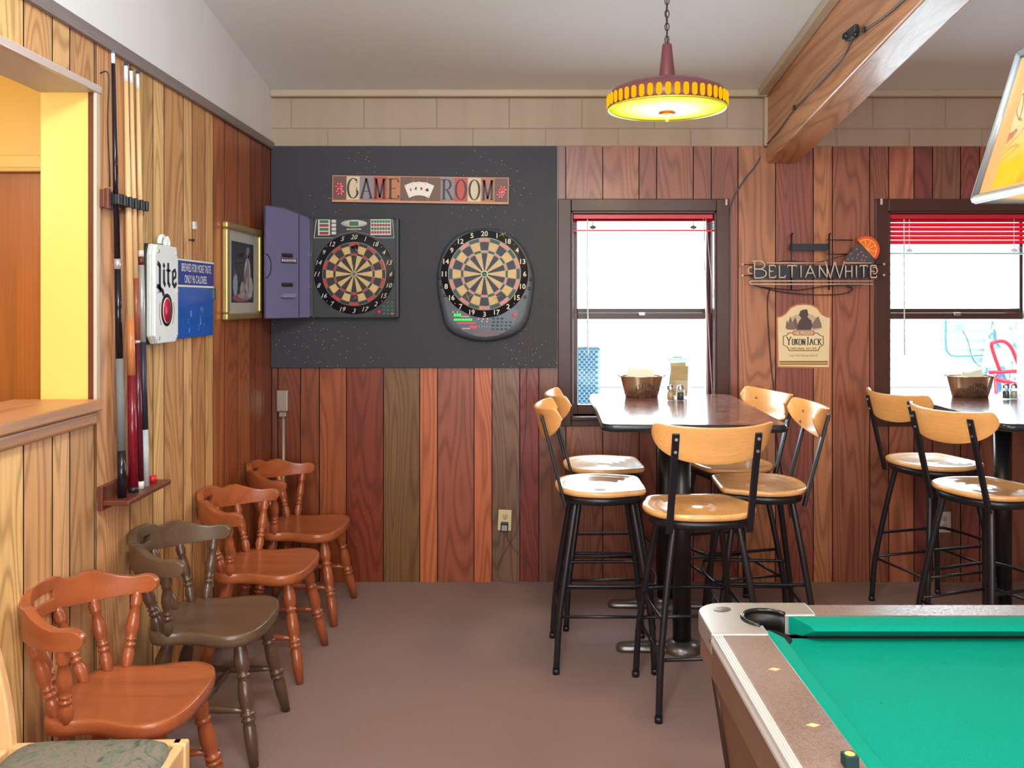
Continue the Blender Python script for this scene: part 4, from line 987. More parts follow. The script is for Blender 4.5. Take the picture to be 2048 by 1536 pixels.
# ---- neon sign
def neon():
    d = WD-.07; s = d/F
    t = thing('neon_sign', 'unlit neon bar sign reading BELTIAN WHITE with an orange slice', 'sign', (WX(1630, d), WD, WZ(545, d)))
    X = lambda px: (px-1630)*s
    Z = lambda py: (545-py)*s
    tube_m = M_((206, 186, 170), .2, name='unlit_neon_glass'); bk = M_((20, 28, 40), .35)
    fr = MB()
    for px in (1584, 1660):
        fr.tube([(X(px), -.055, Z(580)), (X(px), -.055, Z(472)), (X(px+4), -.03, Z(468)), (X(px+9), -.004, Z(465))], .0045, 6)
    fr.box(X(1582), X(1662), -.05, -.035, Z(500), Z(487)).tube([(X(1656), -.05, Z(479)), (X(1708), -.05, Z(480))], .003, 6).tube([(X(1656), -.05, Z(508)), (X(1700), -.05, Z(508))], .003, 6)
    for py in (529, 551):
        for a, b in ((1488, 1510), (1740, 1770)): fr.tube([(X(a), -.05, Z(py)), (X(b), -.05, Z(py))], .003, 6)
    fr.box(X(1506), X(1745), -.052, -.048, Z(556), Z(531))
    fr.build('hanger_frame', bk, t)
    # letters as bent tubes
    def tl(ch, x0, x1, y0, y1):
        gw, strokes, _ = GL[ch]; k = (x1-x0)/gw
        for stp in strokes:
            pts = [(X(x0)+p[0]*k*s, -.066, Z(y0)+(p[1])*(y0-y1)*s) for p in stp]
            MB().tube(pts, .0038, 6).build('letter_tube', tube_m, t)
    tl('B', 1502, 1535, 556, 522)
    x = 1535
    for ch, w_ in zip('ELTIAN', (18, 17, 21, 11, 23, 24)): tl(ch, x, x+w_, 555, 531); x += w_+2
    tl('W', 1648, 1692, 556, 522); x = 1688
    for ch, w_ in zip('HITE', (20, 9, 18, 17)): tl(ch, x, x+w_, 555, 531); x += w_+1
    m = MB()
    for (a, b, py) in ((1534, 1648, 526), (1690, 1744, 526), (1503, 1526, 522), (1502, 1746, 562), (1502, 1746, 568.5)): m.tube([(X(a), -.066, Z(py)), (X(b), -.066, Z(py))], .0036, 6)
    m.tube([(X(1502), -.066, Z(562)), (X(1500), -.066, Z(565)), (X(1502), -.066, Z(568.5))], .0036, 6)
    for cx, sg in ((1502, -1), (1750, 1)): m.tube([(X(cx)+sg*.014*math.cos(a)*1.0, -.066, Z(541)+.018*math.sin(a)) for a in [-2.2+4.4*k/12 for k in range(13)]], .0036, 6)
    m.build('border_tube', tube_m, t)
    m = MB()
    for px, py in ((1487, 529), (1487, 551), (1771, 528), (1771, 550)): m.ball((X(px), -.05, Z(py)), .0065, 8, 6)
    m.build('end_cap', M_((200, 196, 200), .25), t)
    # cut-out panel: slice and rain cloud
    Mx = Matrix.Rotation(PI/2, 4, 'X')
    cl = cr([(X(1693), Z(526)), (X(1695), Z(512)), (X(1706), Z(500)), (X(1711), Z(492)), (X(1722), Z(490)), (X(1742), Z(508)), (X(1747), Z(524)), (X(1720), Z(527))], 4, True)
    cp = MB().prism([(p.x, p.y) for p in cl], .058, .062, Mx).build('cloud_panel', M_((66, 70, 80), .35), t)
    for px, py in ((1714, 498), (1724, 504), (1703, 508), (1717, 509), (1728, 511), (1697, 518), (1706, 517), (1715, 516), (1733, 514), (1724, 520), (1704, 526), (1730, 521)):
        MB().lathe([(1e-4, .002), (1, .001), (1, 0)], 10, Matrix.Translation((X(px), -.062, Z(py))) @ Matrix.Rotation(-.8, 4, 'Y') @ Mx @ Matrix.Diagonal((.0066, .003, 1, 1))).build('drop', M_((232, 110, 84), .4), cp)
    ctr = (X(1733), Z(499)); an = -math.radians(47)
    def half(r, dx=0): return [(ctr[0]+r*math.cos(an+PI*k/22-.0)-.0, ctr[1]+r*math.sin(an+PI*k/22)) for k in range(23)]
    R = 27*s; sl = part_empty('orange_slice', t)
    MB().prism(half(R), .062, .066, Mx).build('peel', M_((236, 84, 30), .35), sl)
    MB().prism(half(R*.80), .066, .067, Mx).build('pith', M_((248, 176, 84), .4), sl)
    for k in range(5):
        a0 = an+PI*(k+.08)/5; a1 = an+PI*(k+.92)/5
        c0 = (ctr[0]+R*.1*math.cos((a0+a1)/2), ctr[1]+R*.1*math.sin((a0+a1)/2))
        MB().prism([c0]+[(ctr[0]+R*.72*math.cos(a0+(a1-a0)*j/5), ctr[1]+R*.72*math.sin(a0+(a1-a0)*j/5)) for j in range(6)], .067, .068, Mx).build('segment', M_((238, 112, 26), .35), sl)
    m = MB()
    m.tube(cr([(X(1505), -.03, Z(568)), (X(1560), -.02, Z(582)), (X(1620), -.02, Z(589)), (X(1690), -.02, Z(588)), (X(1712), -.025, Z(578)), (X(1700), -.03, Z(572))], 6), .003, 6)
    m.tube(cr([(X(1530), -.03, Z(574)), (X(1600), -.02, Z(580)), (X(1660), -.02, Z(572)), (X(1730), -.03, Z(570))], 6), .0028, 6)
    m.tube(cr([(X(1540), -.03, Z(528)), (X(1580), -.02, Z(521)), (X(1640), -.02, Z(524)), (X(1700), -.03, Z(508))], 6), .002, 6)
    m.tube(cr([(X(1545), -.03, Z(576)), (X(1541), -.012, Z(600)), (X(1543), -.012, Z(660)), (X(1549), -.012, Z(740)), (X(1556), -.012, Z(800)), (X(1562), -.012, Z(900)), (X(1588), -.012, Z(1040))], 6), .003, 6)
    m.build('power_lead', M_((46, 32, 44), .4), t)
neon()

# ---- tin sign
def tin():
    d = WD-.004; s = d/F
    t = thing('whiskey_sign', 'arched cream tin sign reading YUKON JACK below the neon sign', 'sign', (WX(1607.5), WD-.001, WZ(672)))
    X = lambda px: (px-1607.5)*s
    Z = lambda py: (672-py)*s
    top = [(X(1554), Z(735)), (X(1552), Z(634)), (X(1561), Z(632)), (X(1570), Z(626)), (X(1580), Z(614)), (X(1593), Z(608)), (X(1607), Z(607)), (X(1621), Z(608)), (X(1634), Z(614)), (X(1644), Z(627)), (X(1652), Z(632)), (X(1662), Z(634)), (X(1660), Z(737))]
    Mx = Matrix.Rotation(PI/2, 4, 'X')
    rs_ = MB().prism(top, 0, .004, Mx).build('sign_plate', M_((188, 110, 82), .4, noise=.2, nscale=20), t)
    sc2 = [(a*.945, (b-.0)*.955) for a, b in top]
    MB().prism(sc2, .004, .0045, Mx).build('cream_field', M_((226, 204, 160), .45, noise=.06, nscale=12), rs_)
    br = M_((96, 66, 60), .5)
    def poly(nm, pts, z, m, par=rs_): return MB().prism([(X(a), Z(b)) for a, b in pts], z, z+.0003, Mx).build(nm, m, par)
    # engraving: trapper figure, dog, trees, hills
    poly('engraving_ground', [(1569, 659), (1572, 645), (1580, 636), (1590, 630), (1607, 625), (1625, 630), (1636, 637), (1643, 648), (1643, 658), (1625, 661), (1590, 661)], .0045, M_((200, 172, 138), .5, noise=.35, nscale=120))
    poly('engraving_trees', [(1571, 655), (1573, 640), (1576, 648), (1580, 632), (1584, 645), (1590, 634), (1595, 650), (1592, 658), (1575, 658)], .0048, M_((110, 84, 76), .5, noise=.5, nscale=150))
    poly('engraving_hill', [(1622, 650), (1630, 638), (1636, 632), (1641, 645), (1643, 655), (1626, 658)], .0048, M_((130, 104, 92), .5, noise=.5, nscale=150))
    poly('engraving_figure', [(1592, 660), (1596, 645), (1602, 636), (1597, 630), (1600, 622), (1606, 619), (1614, 619), (1616, 629), (1614, 634), (1622, 641), (1624, 652), (1621, 660)], .0050, M_((78, 58, 58), .5, noise=.5, nscale=120))
    poly('engraving_dog', [(1573, 659), (1574, 648), (1580, 642), (1587, 645), (1590, 655), (1588, 659)], .0051, M_((124, 98, 88), .5, noise=.5, nscale=150))
    gb = M_((140, 96, 44), .35); 
    fo = [(1565, 672), (1572, 670), (1576, 665), (1634, 665), (1640, 670), (1647, 672), (1647, 690), (1640, 694), (1636, 702), (1577, 702), (1573, 694), (1565, 690)]
    poly('label_frame', fo, .0045, gb)
    poly('label_field', [((a-1606)*.95+1606, (b-683)*.9+683) for a, b in fo], .0048, M_((230, 210, 168), .5))
    poly('proof_band', [(1583, 666), (1586, 661), (1627, 661), (1631, 666), (1627, 671), (1586, 671)], .0051, M_((176, 120, 96), .5))
    ptp = lambda px, py, z: put_plane((X(px), -z, Z(py)), (1, 0, 0), (0, 0, 1), (0, -1, 0))
    m = MB(); sans_text(m, '100 PROOF', 38*s, 7*s, ptp(1606.5, 669.5, .0054), bold=.01, z=.0003); m.build('proof_lettering', M_((232, 214, 180), .5), rs_)
    m = MB(); dkk = M_((34, 28, 30), .5)
    serif_text(m, 'Y', 10*s, 16.5*s, ptp(1577, 690, .0051), T=.13, t_=.05, z=.0003); serif_text(m, 'UKON', 27.5*s, 12.5*s, ptp(1596.5, 690, .0051), T=.17, t_=.07, z=.0003)
    serif_text(m, 'J', 5.5*s, 16.5*s, ptp(1614.5, 690, .0051), T=.13, t_=.05, z=.0003); serif_text(m, 'ACK', 24*s, 12.5*s, ptp(1630.5, 690, .0051), T=.17, t_=.07, z=.0003)
    m.build('name_lettering', dkk, rs_)
    m = MB(); serif_text(m, 'ORIGINAL RECIPE', 54*s, 4*s, ptp(1606, 699, .0051), T=.3, t_=.12, z=.0003); m.build('recipe_lettering', M_((150, 108, 60), .5), rs_)
    m = MB(); sans_text(m, '"ONLY THE STRONG SURVIVE"', 58*s, 3.6*s, ptp(1606, 713, .0047), z=.0003); m.build('motto_lettering', M_((80, 60, 50), .5), rs_)
    m = MB().box(X(1558), X(1655), -.0052, -.0045, Z(723.6), Z(722)).box(X(1558), X(1655), -.0052, -.0045, Z(729.6), Z(728.4)).build('dark_rule', M_((84, 58, 40), .5), rs_)
    MB().box(X(1558), X(1655), -.005, -.0045, Z(728.4), Z(723.6)).build('gold_rule', M_((196, 148, 60), .4), rs_)
tin()

# ---- blinds
red_slat = M_((196, 24, 48), .35, name='red_blind_slat')
def blind(o0, o1, drop, label, nstack, nsl):
    x0, x1 = WX(o0)+.014, WX(o1)-.014
    t = thing('window_blind', label, 'blind', ((x0+x1)/2, WD+.03, OT-.013)); W = (x1-x0)/2
    MB().box(-W, W, -.018, .018, -.028, 0).build('head_rail', red_slat, t, .003)
    z = -.034
    for i in range(nsl):
        M0 = Matrix.Translation((0, 0, z)) @ Matrix.Rotation(math.radians(60 if nsl > 2 else 28), 4, 'X')
        MB().box(-W, W, -.0125, .0125, -.0006, .0006, M0).build('slat', red_slat, t); z -= .0245 if nsl > 2 else .012
    for i in range(nstack):
        MB().box(-W, W, -.0125, .0125, z-.0012, z).build('slat', M_((84, 122, 140), .4) if i % 3 else red_slat, t); z -= .0058
    MB().box(-W, W, -.011, .011, z-.01, z).build('bottom_rail', red_slat if nsl < 3 else M_((170, 205, 214), .3), t, .002)
    for fx in (-.72, .72):
        MB().tube([(fx*W, -.014, -.02), (fx*W, -.014, z)], .0018, 6).ball((fx*W, -.016, z+.012), .011, 8, 6, (1.6, .7, .9)).build('ladder_cord', M_((110, 80, 84), .6) if nsl < 3 else M_((232, 226, 228), .6), t)
    MB().cyl((-W*.80, -.022, -.03), (-W*.795, -.024, -.03-.76), .0035, n=8).build('tilt_wand', M_((218, 232, 236), .2), t)
    m = MB()
    for fx, dx, c in ((.86, .05, 0), (.89, .012, 1), (.90, .11, 2)): m.tube(cr([(fx*W, -.02, -.02), (fx*W+dx*.3, -.022, -.4), (fx*W+dx, -.03, -1.05)], 5), .0015, 5)
    m.build('pull_cord', M_((214, 140, 140), .5), t)
    return t
blind(1142, 1432, 0, 'red blind pulled right up to the top of the first window', 7, 1)
blind(1775, 2077, 0, 'red blind lowered partway with open slats at the second window', 6, 6)
for px, py, lb in ((1451, 405, 'small pale bracket on the top corner of the first window casing'), (1760, 404, 'small pale bracket on the top corner of the second window casing')):
    o = BOX('blind_bracket', M_((206, 190, 180), .4), -.006, .006, -.008, 0, -.017, .017, bevel=.002); o.location = (WX(px), WD-.016, WZ(py)); tag(o, lb, 'bracket')

# ---- cable along the beam
bs = lambda px, py: None
def beam_pt(yy, h): return Vector((BX0-.006, yy, h+.135*(WD-yy)))
pts = [beam_pt(1.5, BZ+.05), beam_pt(2.6, BZ+.045), beam_pt(3.22, BZ+.065), beam_pt(3.574, BZ+.112), beam_pt(3.69, BZ+.135), beam_pt(3.76, BZ+.118), beam_pt(3.85, BZ+.104), beam_pt(4.2, BZ+.108), beam_pt(4.48, BZ+.12), beam_pt(4.78, BZ+.10), Vector((WX(1533)-.005, WD-.01, WZ(292))), Vector((WX(1512), WD-.008, WZ(330))), Vector((WX(1490), WD-.008, WZ(358))), Vector((WX(1466), WD-.008, WZ(398))), Vector((WX(1459), WD-.006, WZ(440))), Vector((WX(1459.5), WD-.006, WZ(560))), Vector((WX(1458.5), WD-.006, WZ(700))), Vector((WX(1460), WD-.006, WZ(790)))]
o = MB().tube(cr(pts, 6), .0042, 6).build('beam_cable', M_((84, 82, 94), .4)); tag(o, 'grey cable stapled along the beam and hanging down beside the first window', 'cable')
o = MB().box(-.02, 0, -.05, .05, -.022, .022).ball((-.014, .05, 0), .02, 8, 6).ball((-.014, -.045, -.02), .014, 8, 6).build('cable_plug', black_plastic, None, .004); o.location = beam_pt(3.69, BZ+.150); tag(o, 'black plug connector of the cable fixed to the beam side', 'plug')
for k, yy in enumerate((3.574, 4.48)):
    o = MB().box(-.012, 0, -.008, .008, -.012, .012).build('cable_clip', black_plastic, None, .002); o.location = beam_pt(yy, BZ+(.112 if k == 0 else .12)); tag(o, ('black cable clip high on the beam above the plug', 'black cable clip low on the beam near the back wall')[k], 'clip')

# ================================================================== PENDANT LAMP
def pendant():
    d = 3.75; c = P(1334, 218, d)
    t = thing('pendant_lamp', 'maroon dish pendant lamp with amber windows hanging over the bar table', 'lamp', c)
    mar = M_((116, 62, 66), .35, name='maroon_enamel'); R = .247
    M0 = Matrix.Identity(4)
    MB().lathe([(R*.985, .0), (R, .004), (R*.985, .052), (R*.93, .075), (R*.72, .097), (R*.4, .108), (.036, .112), (.034, .13), (.02, .262), (.018, .27), (1e-4, .272)], 56).build('shade', mar, t)
    MB().lathe([(R*.97, .002), (R*.99, -.004), (R*1.005, .0), (R*.99, .006)], 56).build('rim', M_((236, 214, 60), .3, .3), t)
    e = NT('glowing_diffuser'); em = e.n('ShaderNodeEmission'); tc = e.n('ShaderNodeTexCoord'); vm = e.n('ShaderNodeVectorMath', operation='LENGTH'); e.l(tc.outputs['Object'], vm.inputs[0])
    nz = e.noise(tc.outputs['Object'], 9, 3, .5); rr = e.math('ADD', vm.outputs['Value'], e.math('MULTIPLY', nz, .07))
    e.l(e.ramp(rr, [(.10, (1.0, .98, .62)), (.19, (.93, .98, .25)), (.27, (.66, .80, .01)), (.3, (.9, .72, .02))]), em.inputs[0])
    st = e.math('SUBTRACT', 2.6, e.math('MULTIPLY', rr, 6.5)); e.l(st, em.inputs[1]); e.l(em.outputs[0], e.out.inputs[0])
    MB().lathe([(R*.97, .002), (R*.8, -.0), (R*.5, -.004), (.03, -.010), (1e-4, -.012)], 48).build('diffuser', e.m, t)
    am = EM((255, 168, 12), 1.05, 'glowing_amber'); nW = 44
    wv = MB()
    prof = []
    for i in range(9): a = PI*i/8; prof.append((.011*math.cos(a), .014+.011*math.sin(a)))
    for i in range(9): a = PI+PI*i/8; prof.append((.011*math.cos(a), -.014+.011*math.sin(a)))
    wv.prism(prof, 0, .006)
    me = None
    for k in range(nW):
        a = 2*PI*k/nW
        if me is None: o = wv.build('amber_window', am, t, .002, 1); me = o.data
        else:
            o = o.copy(); C.objects.link(o)
        o.location = (R*.99*math.cos(a), R*.99*math.sin(a), .030)
        o.rotation_euler = (PI/2, 0, a+PI/2)
    MB().lathe([(1e-4, -.052), (.006, -.052), (.006, -.034), (.003, -.03), (.003, -.022), (.036, -.018), (.03, -.006), (.01, -.004), (1e-4, -.004)], 20).build('finial', M_((236, 128, 60), .4), t)
    # chain
    top = CZ(d)-c.z; z = .272; k = 0
    while z < top-.01:
        m = MB(); lp = [(.0085*math.cos(a), 0, z+.016+.017*math.sin(a)) for a in [2*PI*i/14 for i in range(14)]]
        if k % 2: lp = [(0, p[0], p[2]) for p in lp]
        m.tube(lp, .0021, 6, closed=True).build('chain_link', M_((70, 40, 40), .35, .4), t); z += .027; k += 1
    MB().tube([(.002, .002, .27), (-.003, .003, .4), (.003, -.003, .5), (0, 0, top)], .0025, 6).build('lamp_wire', M_((60, 34, 36), .4), t)
    MB().lathe([(1e-4, top-.03), (.04, top-.028), (.055, top), (1e-4, top)], 24).build('ceiling_canopy', mar, t)
    l_ = light('pendant_bulb', 'AREA', (c.x, c.y, c.z-.02), 9, (1.0, .82, .38), .3); l_.data.shape = 'DISK'; l_.rotation_euler = (0, 0, 0)
    l_['kind'] = 'helper'
pendant()

# ================================================================== POOL TABLE LIGHT
def pool_lamp():
    bx0, bx1, by0, by1, bz = .86, 1.38, .62, 1.70, 1.762
    tx0, tx1, ty0, ty1, tz = .915, 1.325, .69, 1.645, 2.02
    t = thing('pool_table_light', 'hanging stained glass pool table light with amber panels above the table', 'lamp', (0, 0, 0))
    B = [Vector(p) for p in ((bx0, by0, bz), (bx1, by0, bz), (bx1, by1, bz), (bx0, by1, bz))]
    T = [Vector(p) for p in ((tx0, ty0, tz), (tx1, ty0, tz), (tx1, ty1, tz), (tx0, ty1, tz))]
    g = NT('amber_art_glass'); tc = g.n('ShaderNodeTexCoord'); mp = g.n('ShaderNodeMapping'); g.l(tc.outputs['Object'], mp.inputs[0])
    nz = g.noise(mp.outputs[0], 5, 3, .5, 2.2); sn = g.math('SINE', g.math('MULTIPLY', nz, 60)); 
    sep = g.n('ShaderNodeSeparateXYZ'); g.l(tc.outputs['Object'], sep.inputs[0])
    hz = g.n('ShaderNodeMapRange'); g.l(sep.outputs[2], hz.inputs[0]); hz.inputs[1].default_value = 1.80; hz.inputs[2].default_value = 1.90
    hz_ = g.math('ADD', hz.outputs[0], g.math('MULTIPLY', g.math('SUBTRACT', nz, .5), 1.2), True)
    sw = g.mix(g.math('MULTIPLY_ADD', sn, .5), lin((112, 92, 74)), lin((214, 176, 140))); 
    sw = g.mix(g.ramp(sn, [(.0, (0, 0, 0)), (.75, (0, 0, 0)), (.95, (1, 1, 1))]), lin((196, 160, 124)), lin((104, 88, 76)))
    col = g.mix(hz_, g.mix(g.ramp(nz, [(.45, (0, 0, 0)), (.6, (1, 1, 1))]), lin((226, 136, 4)), lin((206, 92, 16))), sw)
    b = g.bsdf(col, .25, 0, nz, .4, .01); g.l(col, b.inputs['Emission Color']); 
    es = g.math('MULTIPLY_ADD', hz_, -.32); g.t.nodes[-1].inputs[2].default_value = .38; g.l(es, b.inputs['Emission Strength'])
    fr = M_((150, 158, 166), .3, .5, name='silver_came'); inner = M_((186, 138, 86), .4)
    for i in range(4):
        j = (i+1) % 4
        q = [B[i], B[j], T[j], T[i]]; c = sum(q, Vector())/4; n = (q[1]-q[0]).cross(q[3]-q[0]).normalized()
        if n.dot(c-Vector((1.12, 1.16, 1.9))) < 0: n = -n
        q1 = [c+(p-c)*.90 for p in q]; q2 = [p-n*.004 for p in q1]
        MB().add(q1+q2, [(0, 1, 2, 3), (4, 7, 6, 5), (0, 4, 5, 1), (1, 5, 6, 2), (2, 6, 7, 3), (3, 7, 4, 0)]).build('glass_panel', g.m, t)
        # panel border
        m = MB()
        for k in range(4):
            a, b2 = q[k], q[(k+1) % 4]; a1, b1 = q1[k], q1[(k+1) % 4]
            m.add([a, b2, b1, a1, a-n*.008, b2-n*.008, b1-n*.008, a1-n*.008], [(0, 1, 2, 3), (4, 7, 6, 5), (3, 2, 6, 7), (0, 4, 5, 1)])
        m.build('panel_border', inner, t)
        MB().tube([B[i], T[i]], .009, 8).build('corner_bar', fr, t)
        MB().tube([B[i], B[j]], .009, 8).build('bottom_bar', fr, t)
        MB().tube([T[i], T[j]], .008, 8).build('top_bar', fr, t)
    MB().box(tx0, tx1, ty0, ty1, tz, tz+.012).build('top_plate', M_((120, 84, 60), .4), t, .003)
    MB().box(bx0+.09, bx1-.09, by0+.08, by1-.08, tz-.03, tz).build('reflector', M_((230, 226, 214), .5), t)
    for yy in (.9, 1.45):
        z = tz+.012; zt = CZ(yy); m = MB(); m.cyl((1.12, yy, z), (1.12, yy, zt), .004, n=8).build('hanging_rod', steel, t)
        MB().ball((1.12, yy, 1.93), .03).build('bulb', EM((255, 214, 140), 3), t)
        light('pool_table_bulb', 'POINT', (1.12, yy, 1.88), 6, (1.0, .86, .62), .035)
pool_lamp()

# ================================================================== BAR STOOLS
def ribbon_board(path, n_v, topf, botf, thick, name, m, parent, hole=None, tilt=0.0, bev=.004):
    """vertical board following a plan curve; path(u) -> (x,y), normal implied; u in -1..1"""
    N = 56; vs = []; fs = []
    for i in range(N+1):
        u = -1+2*i/N; p = Vector(path(u)); dv = Vector(path(min(1, u+.01)))-Vector(path(max(-1, u-.01))); dv.normalize(); nr = Vector((dv.y, -dv.x))
        z1, z0 = topf(u), botf(u)
        for k in range(n_v+1):
            z = z0+(z1-z0)*k/n_v; q = p+nr*tilt*(z-z0); vs.append((q.x, q.y, z))
    for i in range(N):
        for k in range(n_v):
            if hole and hole(i, k, N): continue
            a = i*(n_v+1)+k; fs.append((a, a+n_v+1, a+n_v+2, a+1))
    me = bpy.data.meshes.new(name); me.from_pydata(vs, [], fs); me.polygons.foreach_set('use_smooth', [True]*len(fs)); me.materials.append(m)
    o = bpy.data.objects.new(name, me); C.objects.link(o); o.parent = parent
    s = o.modifiers.new('s', 'SOLIDIFY'); s.thickness = thick; s.offset = 0
    b = o.modifiers.new('b', 'BEVEL'); b.width = bev; b.segments = 3; b.limit_method = 'ANGLE'; b.angle_limit = math.radians(50)
    return o
def make_stool(label, loc, rz, seat_rz=0.0):
    t = thing('bar_stool', label, 'bar stool', loc, rz, 'black framed bar stools with pale wooden seats')
    half = [(0, .185), (.10, .185), (.15, .178), (.172, .155), (.188, .11), (.208, .06), (.222, 0), (.215, -.07), (.185, -.135), (.13, -.18), (.065, -.2), (0, -.205)]
    out = half+[(-x, y) for x, y in half[-2:0:-1]]
    out = cr(out, 3, True)
    def ring(k, z, sh=0): return [(p.x*k, (p.y+.01)*k-.01+sh, z) for p in out]
    Z = .765
    MB().rings([ring(.93, Z-.026), ring(.985, Z-.022), ring(1, Z-.012), ring(.99, Z-.003), ring(.96, Z), ring(.88, Z-.002), ring(.80, Z-.0085), ring(.72, Z-.0045), ring(.64, Z-.0135), ring(.55, Z-.0080), ring(.46, Z-.0165), ring(.37, Z-.0105), ring(.27, Z-.0175), ring(.15, Z-.011), ring(.02, Z-.012)][::1]).build('seat', stool_wood, t)
    MB().rings([ring(.86, Z-.062), ring(.9, Z-.06), ring(.92, Z-.026)]).build('seat_frame', black_metal, t)
    for sx in (-1, 1):
        MB().add([(sx*.155-.0135, -.158, Z-.075), (sx*.155+.0135, -.158, Z-.075), (sx*.155+.0135, -.262, 1.085), (sx*.155-.0135, -.262, 1.085),
                  (sx*.155-.0135, -.172, Z-.075), (sx*.155+.0135, -.172, Z-.075), (sx*.155+.0135, -.276, 1.085), (sx*.155-.0135, -.276, 1.085)],
                 [(0, 3, 2, 1), (4, 5, 6, 7), (0, 1, 5, 4), (1, 2, 6, 5), (2, 3, 7, 6), (3, 0, 4, 7)]).build('back_post', black_metal, t, .004)
        for zz in (1.062, 1.014):
            yy = -.276+(1.085-zz)*.263
            MB().cyl((sx*.155, yy-.003, zz), (sx*.155, yy+.004, zz), .006, n=10).build('bolt', steel, t)
            MB().cyl((sx*.155, yy+.027, zz), (sx*.155, yy+.033, zz), .006, n=10).build('bolt', steel, t)
    topf = lambda u: 1.118-.012*(1-min(1, abs(u)/.8)**2)-.045*max(0, (abs(u)-.86)/.14)**2.2
    botf = lambda u: 1.118-.045-.105*max(0, (1-abs(u)**2.1))**.62
    ribbon_board(lambda u: (.222*math.sin(u*1.15)/math.sin(1.15), -.259+.075*u*u), 4, topf, botf, .012, 'backrest', stool_back_wood, t, tilt=.25, bev=.003)
    for sx in (-1, 1):
        for sy in (-1, 1):
            MB().tube(cr([(sx*.125, sy*.12-.0, Z-.05), (sx*.15, sy*.145, .56), (sx*.178, sy*.175, .36), (sx*.196, sy*.196, .2), (sx*.205, sy*.207, .012)], 4), .0135, 10).build('leg', black_metal, t)
            MB().cyl((sx*.2055, sy*.2075, 0), (sx*.2055, sy*.2075, .022), .0155, n=12).build('foot_cap', black_plastic, t)
    def at(z):
        return interp([(.012, .206), (.2, .196), (.36, .177), (.56, .148), (.72, .122)], z)
    a = at(.36); m = MB()
    m.tube(cr([(-a, -a, .36), (-a-.004, 0, .36), (-a, a+.01, .36), (-a+.05, a+.045, .36), (0, a+.06, .36), (a-.05, a+.045, .36), (a, a+.01, .36), (a+.004, 0, .36), (a, -a, .36)], 4), .0075, 8).build('foot_ring', M_((40, 42, 50), .25, .6, name='worn_black_chrome'), t)
    a = at(.235)
    for sx in (-1, 1): MB().cyl((sx*a, -a, .235), (sx*a, a, .235), .007, n=8).build('stretcher', black_metal, t)
    MB().cyl((-a, -a, .225), (a, -a, .225), .007, n=8).build('stretcher', black_metal, t)
    MB().cyl((-a, a, .25), (a, a, .25), .007, n=8).build('stretcher', black_metal, t)
    return t
ST = [((.705, 3.575, 0), 4.5, 'bar stool with its back to the camera at the near end of the first table'),
      ((.36, 3.995, 0), -90, 'bar stool on the dart board side of the first table, nearer of the two'),
      ((1.06, 4.02, 0), 87, 'bar stool on the beam side of the first table, nearer of the two'),
      ((.42, 4.50, 0), -88, 'bar stool on the dart board side of the first table, beside the window'),
      ((1.045, 4.52, 0), 104, 'bar stool turned toward the camera at the window end of the first table'),
      ((2.10, 4.58, 0), -74, 'bar stool beside the window at the second table by the whiskey sign'),
      ((2.045, 3.93, 0), -70, 'bar stool nearer the camera on the left side of the second table')]
s0 = make_stool(ST[0][2], ST[0][0], math.radians(ST[0][1]))
for loc, rz, lb in ST[1:]: dup(s0, loc, math.radians(rz), lb)

# ================================================================== BAR TABLES
def bar_table(cx, cy, rz, label, cols):
    t = thing('bar_table', label, 'table', (cx, cy, 0), rz, 'tall bar tables by the windows')
    def rr(w, l, r, n=5):
        o = []
        for (sx, sy, a0) in ((1, 1, 0), (-1, 1, 90), (-1, -1, 180), (1, -1, 270)):
            for k in range(n+1):
                a = math.radians(a0+90*k/n); o.append((sx*(w-r)+r*math.cos(a), sy*(l-r)+r*math.sin(a)))
        return o
    W, L = .378, .607; zt = 1.067
    MB().prism(rr(W-.004, L-.004, .045), zt-.028, zt).build('table_top', table_lam, t)
    o2 = rr(W, L, .05)
    MB().rings([[(x, y, z) for x, y in rr(W+e, L+e, .05)] for e, z in ((-.008, zt-.034), (0, zt-.03), (.003, zt-.016), (0, zt-.004), (-.004, zt-.0005))], True, True, False).build('edge_band', M_((34, 36, 42), .25, name='black_rubber_edge'), t)
    for yy in cols:
        MB().cyl((0, yy, .03), (0, yy, zt-.06), .041, n=20).build('column', black_metal, t)
        MB().box(-.22, .22, yy-.05, yy+.05, zt-.06, zt-.034).build('top_bracket', black_metal, t, .006)
        m = MB(); m.rings([[(-.29+x*0, 0, 0)]*0 or p for p in [[(a*1.0, yy+b*1.0, z) for a, b in rr(.295*k, .038*k2, .036*k2)] for z, k, k2 in ((0, 1, 1), (.012, 1, 1), (.026, .97, .8), (.034, .6, .62))]], True)
        m.lathe([(.085, 0), (.085, .024), (.06, .042), (.045, .05), (.041, .05)], 24, Matrix.Translation((0, yy, 0)))
        m.build('foot_base', M_((130, 124, 122), .3, .8, name='worn_cast_base', noise=.3, nscale=20), t)
    return t
bar_table(.735, 4.265, math.radians(-2), 'tall brown bar table at the first window with five stools around it', (-.22, .36))
bar_table(2.385, 4.265, math.radians(-3), 'tall brown bar table at the second window, partly out of frame', (-.22, .2))

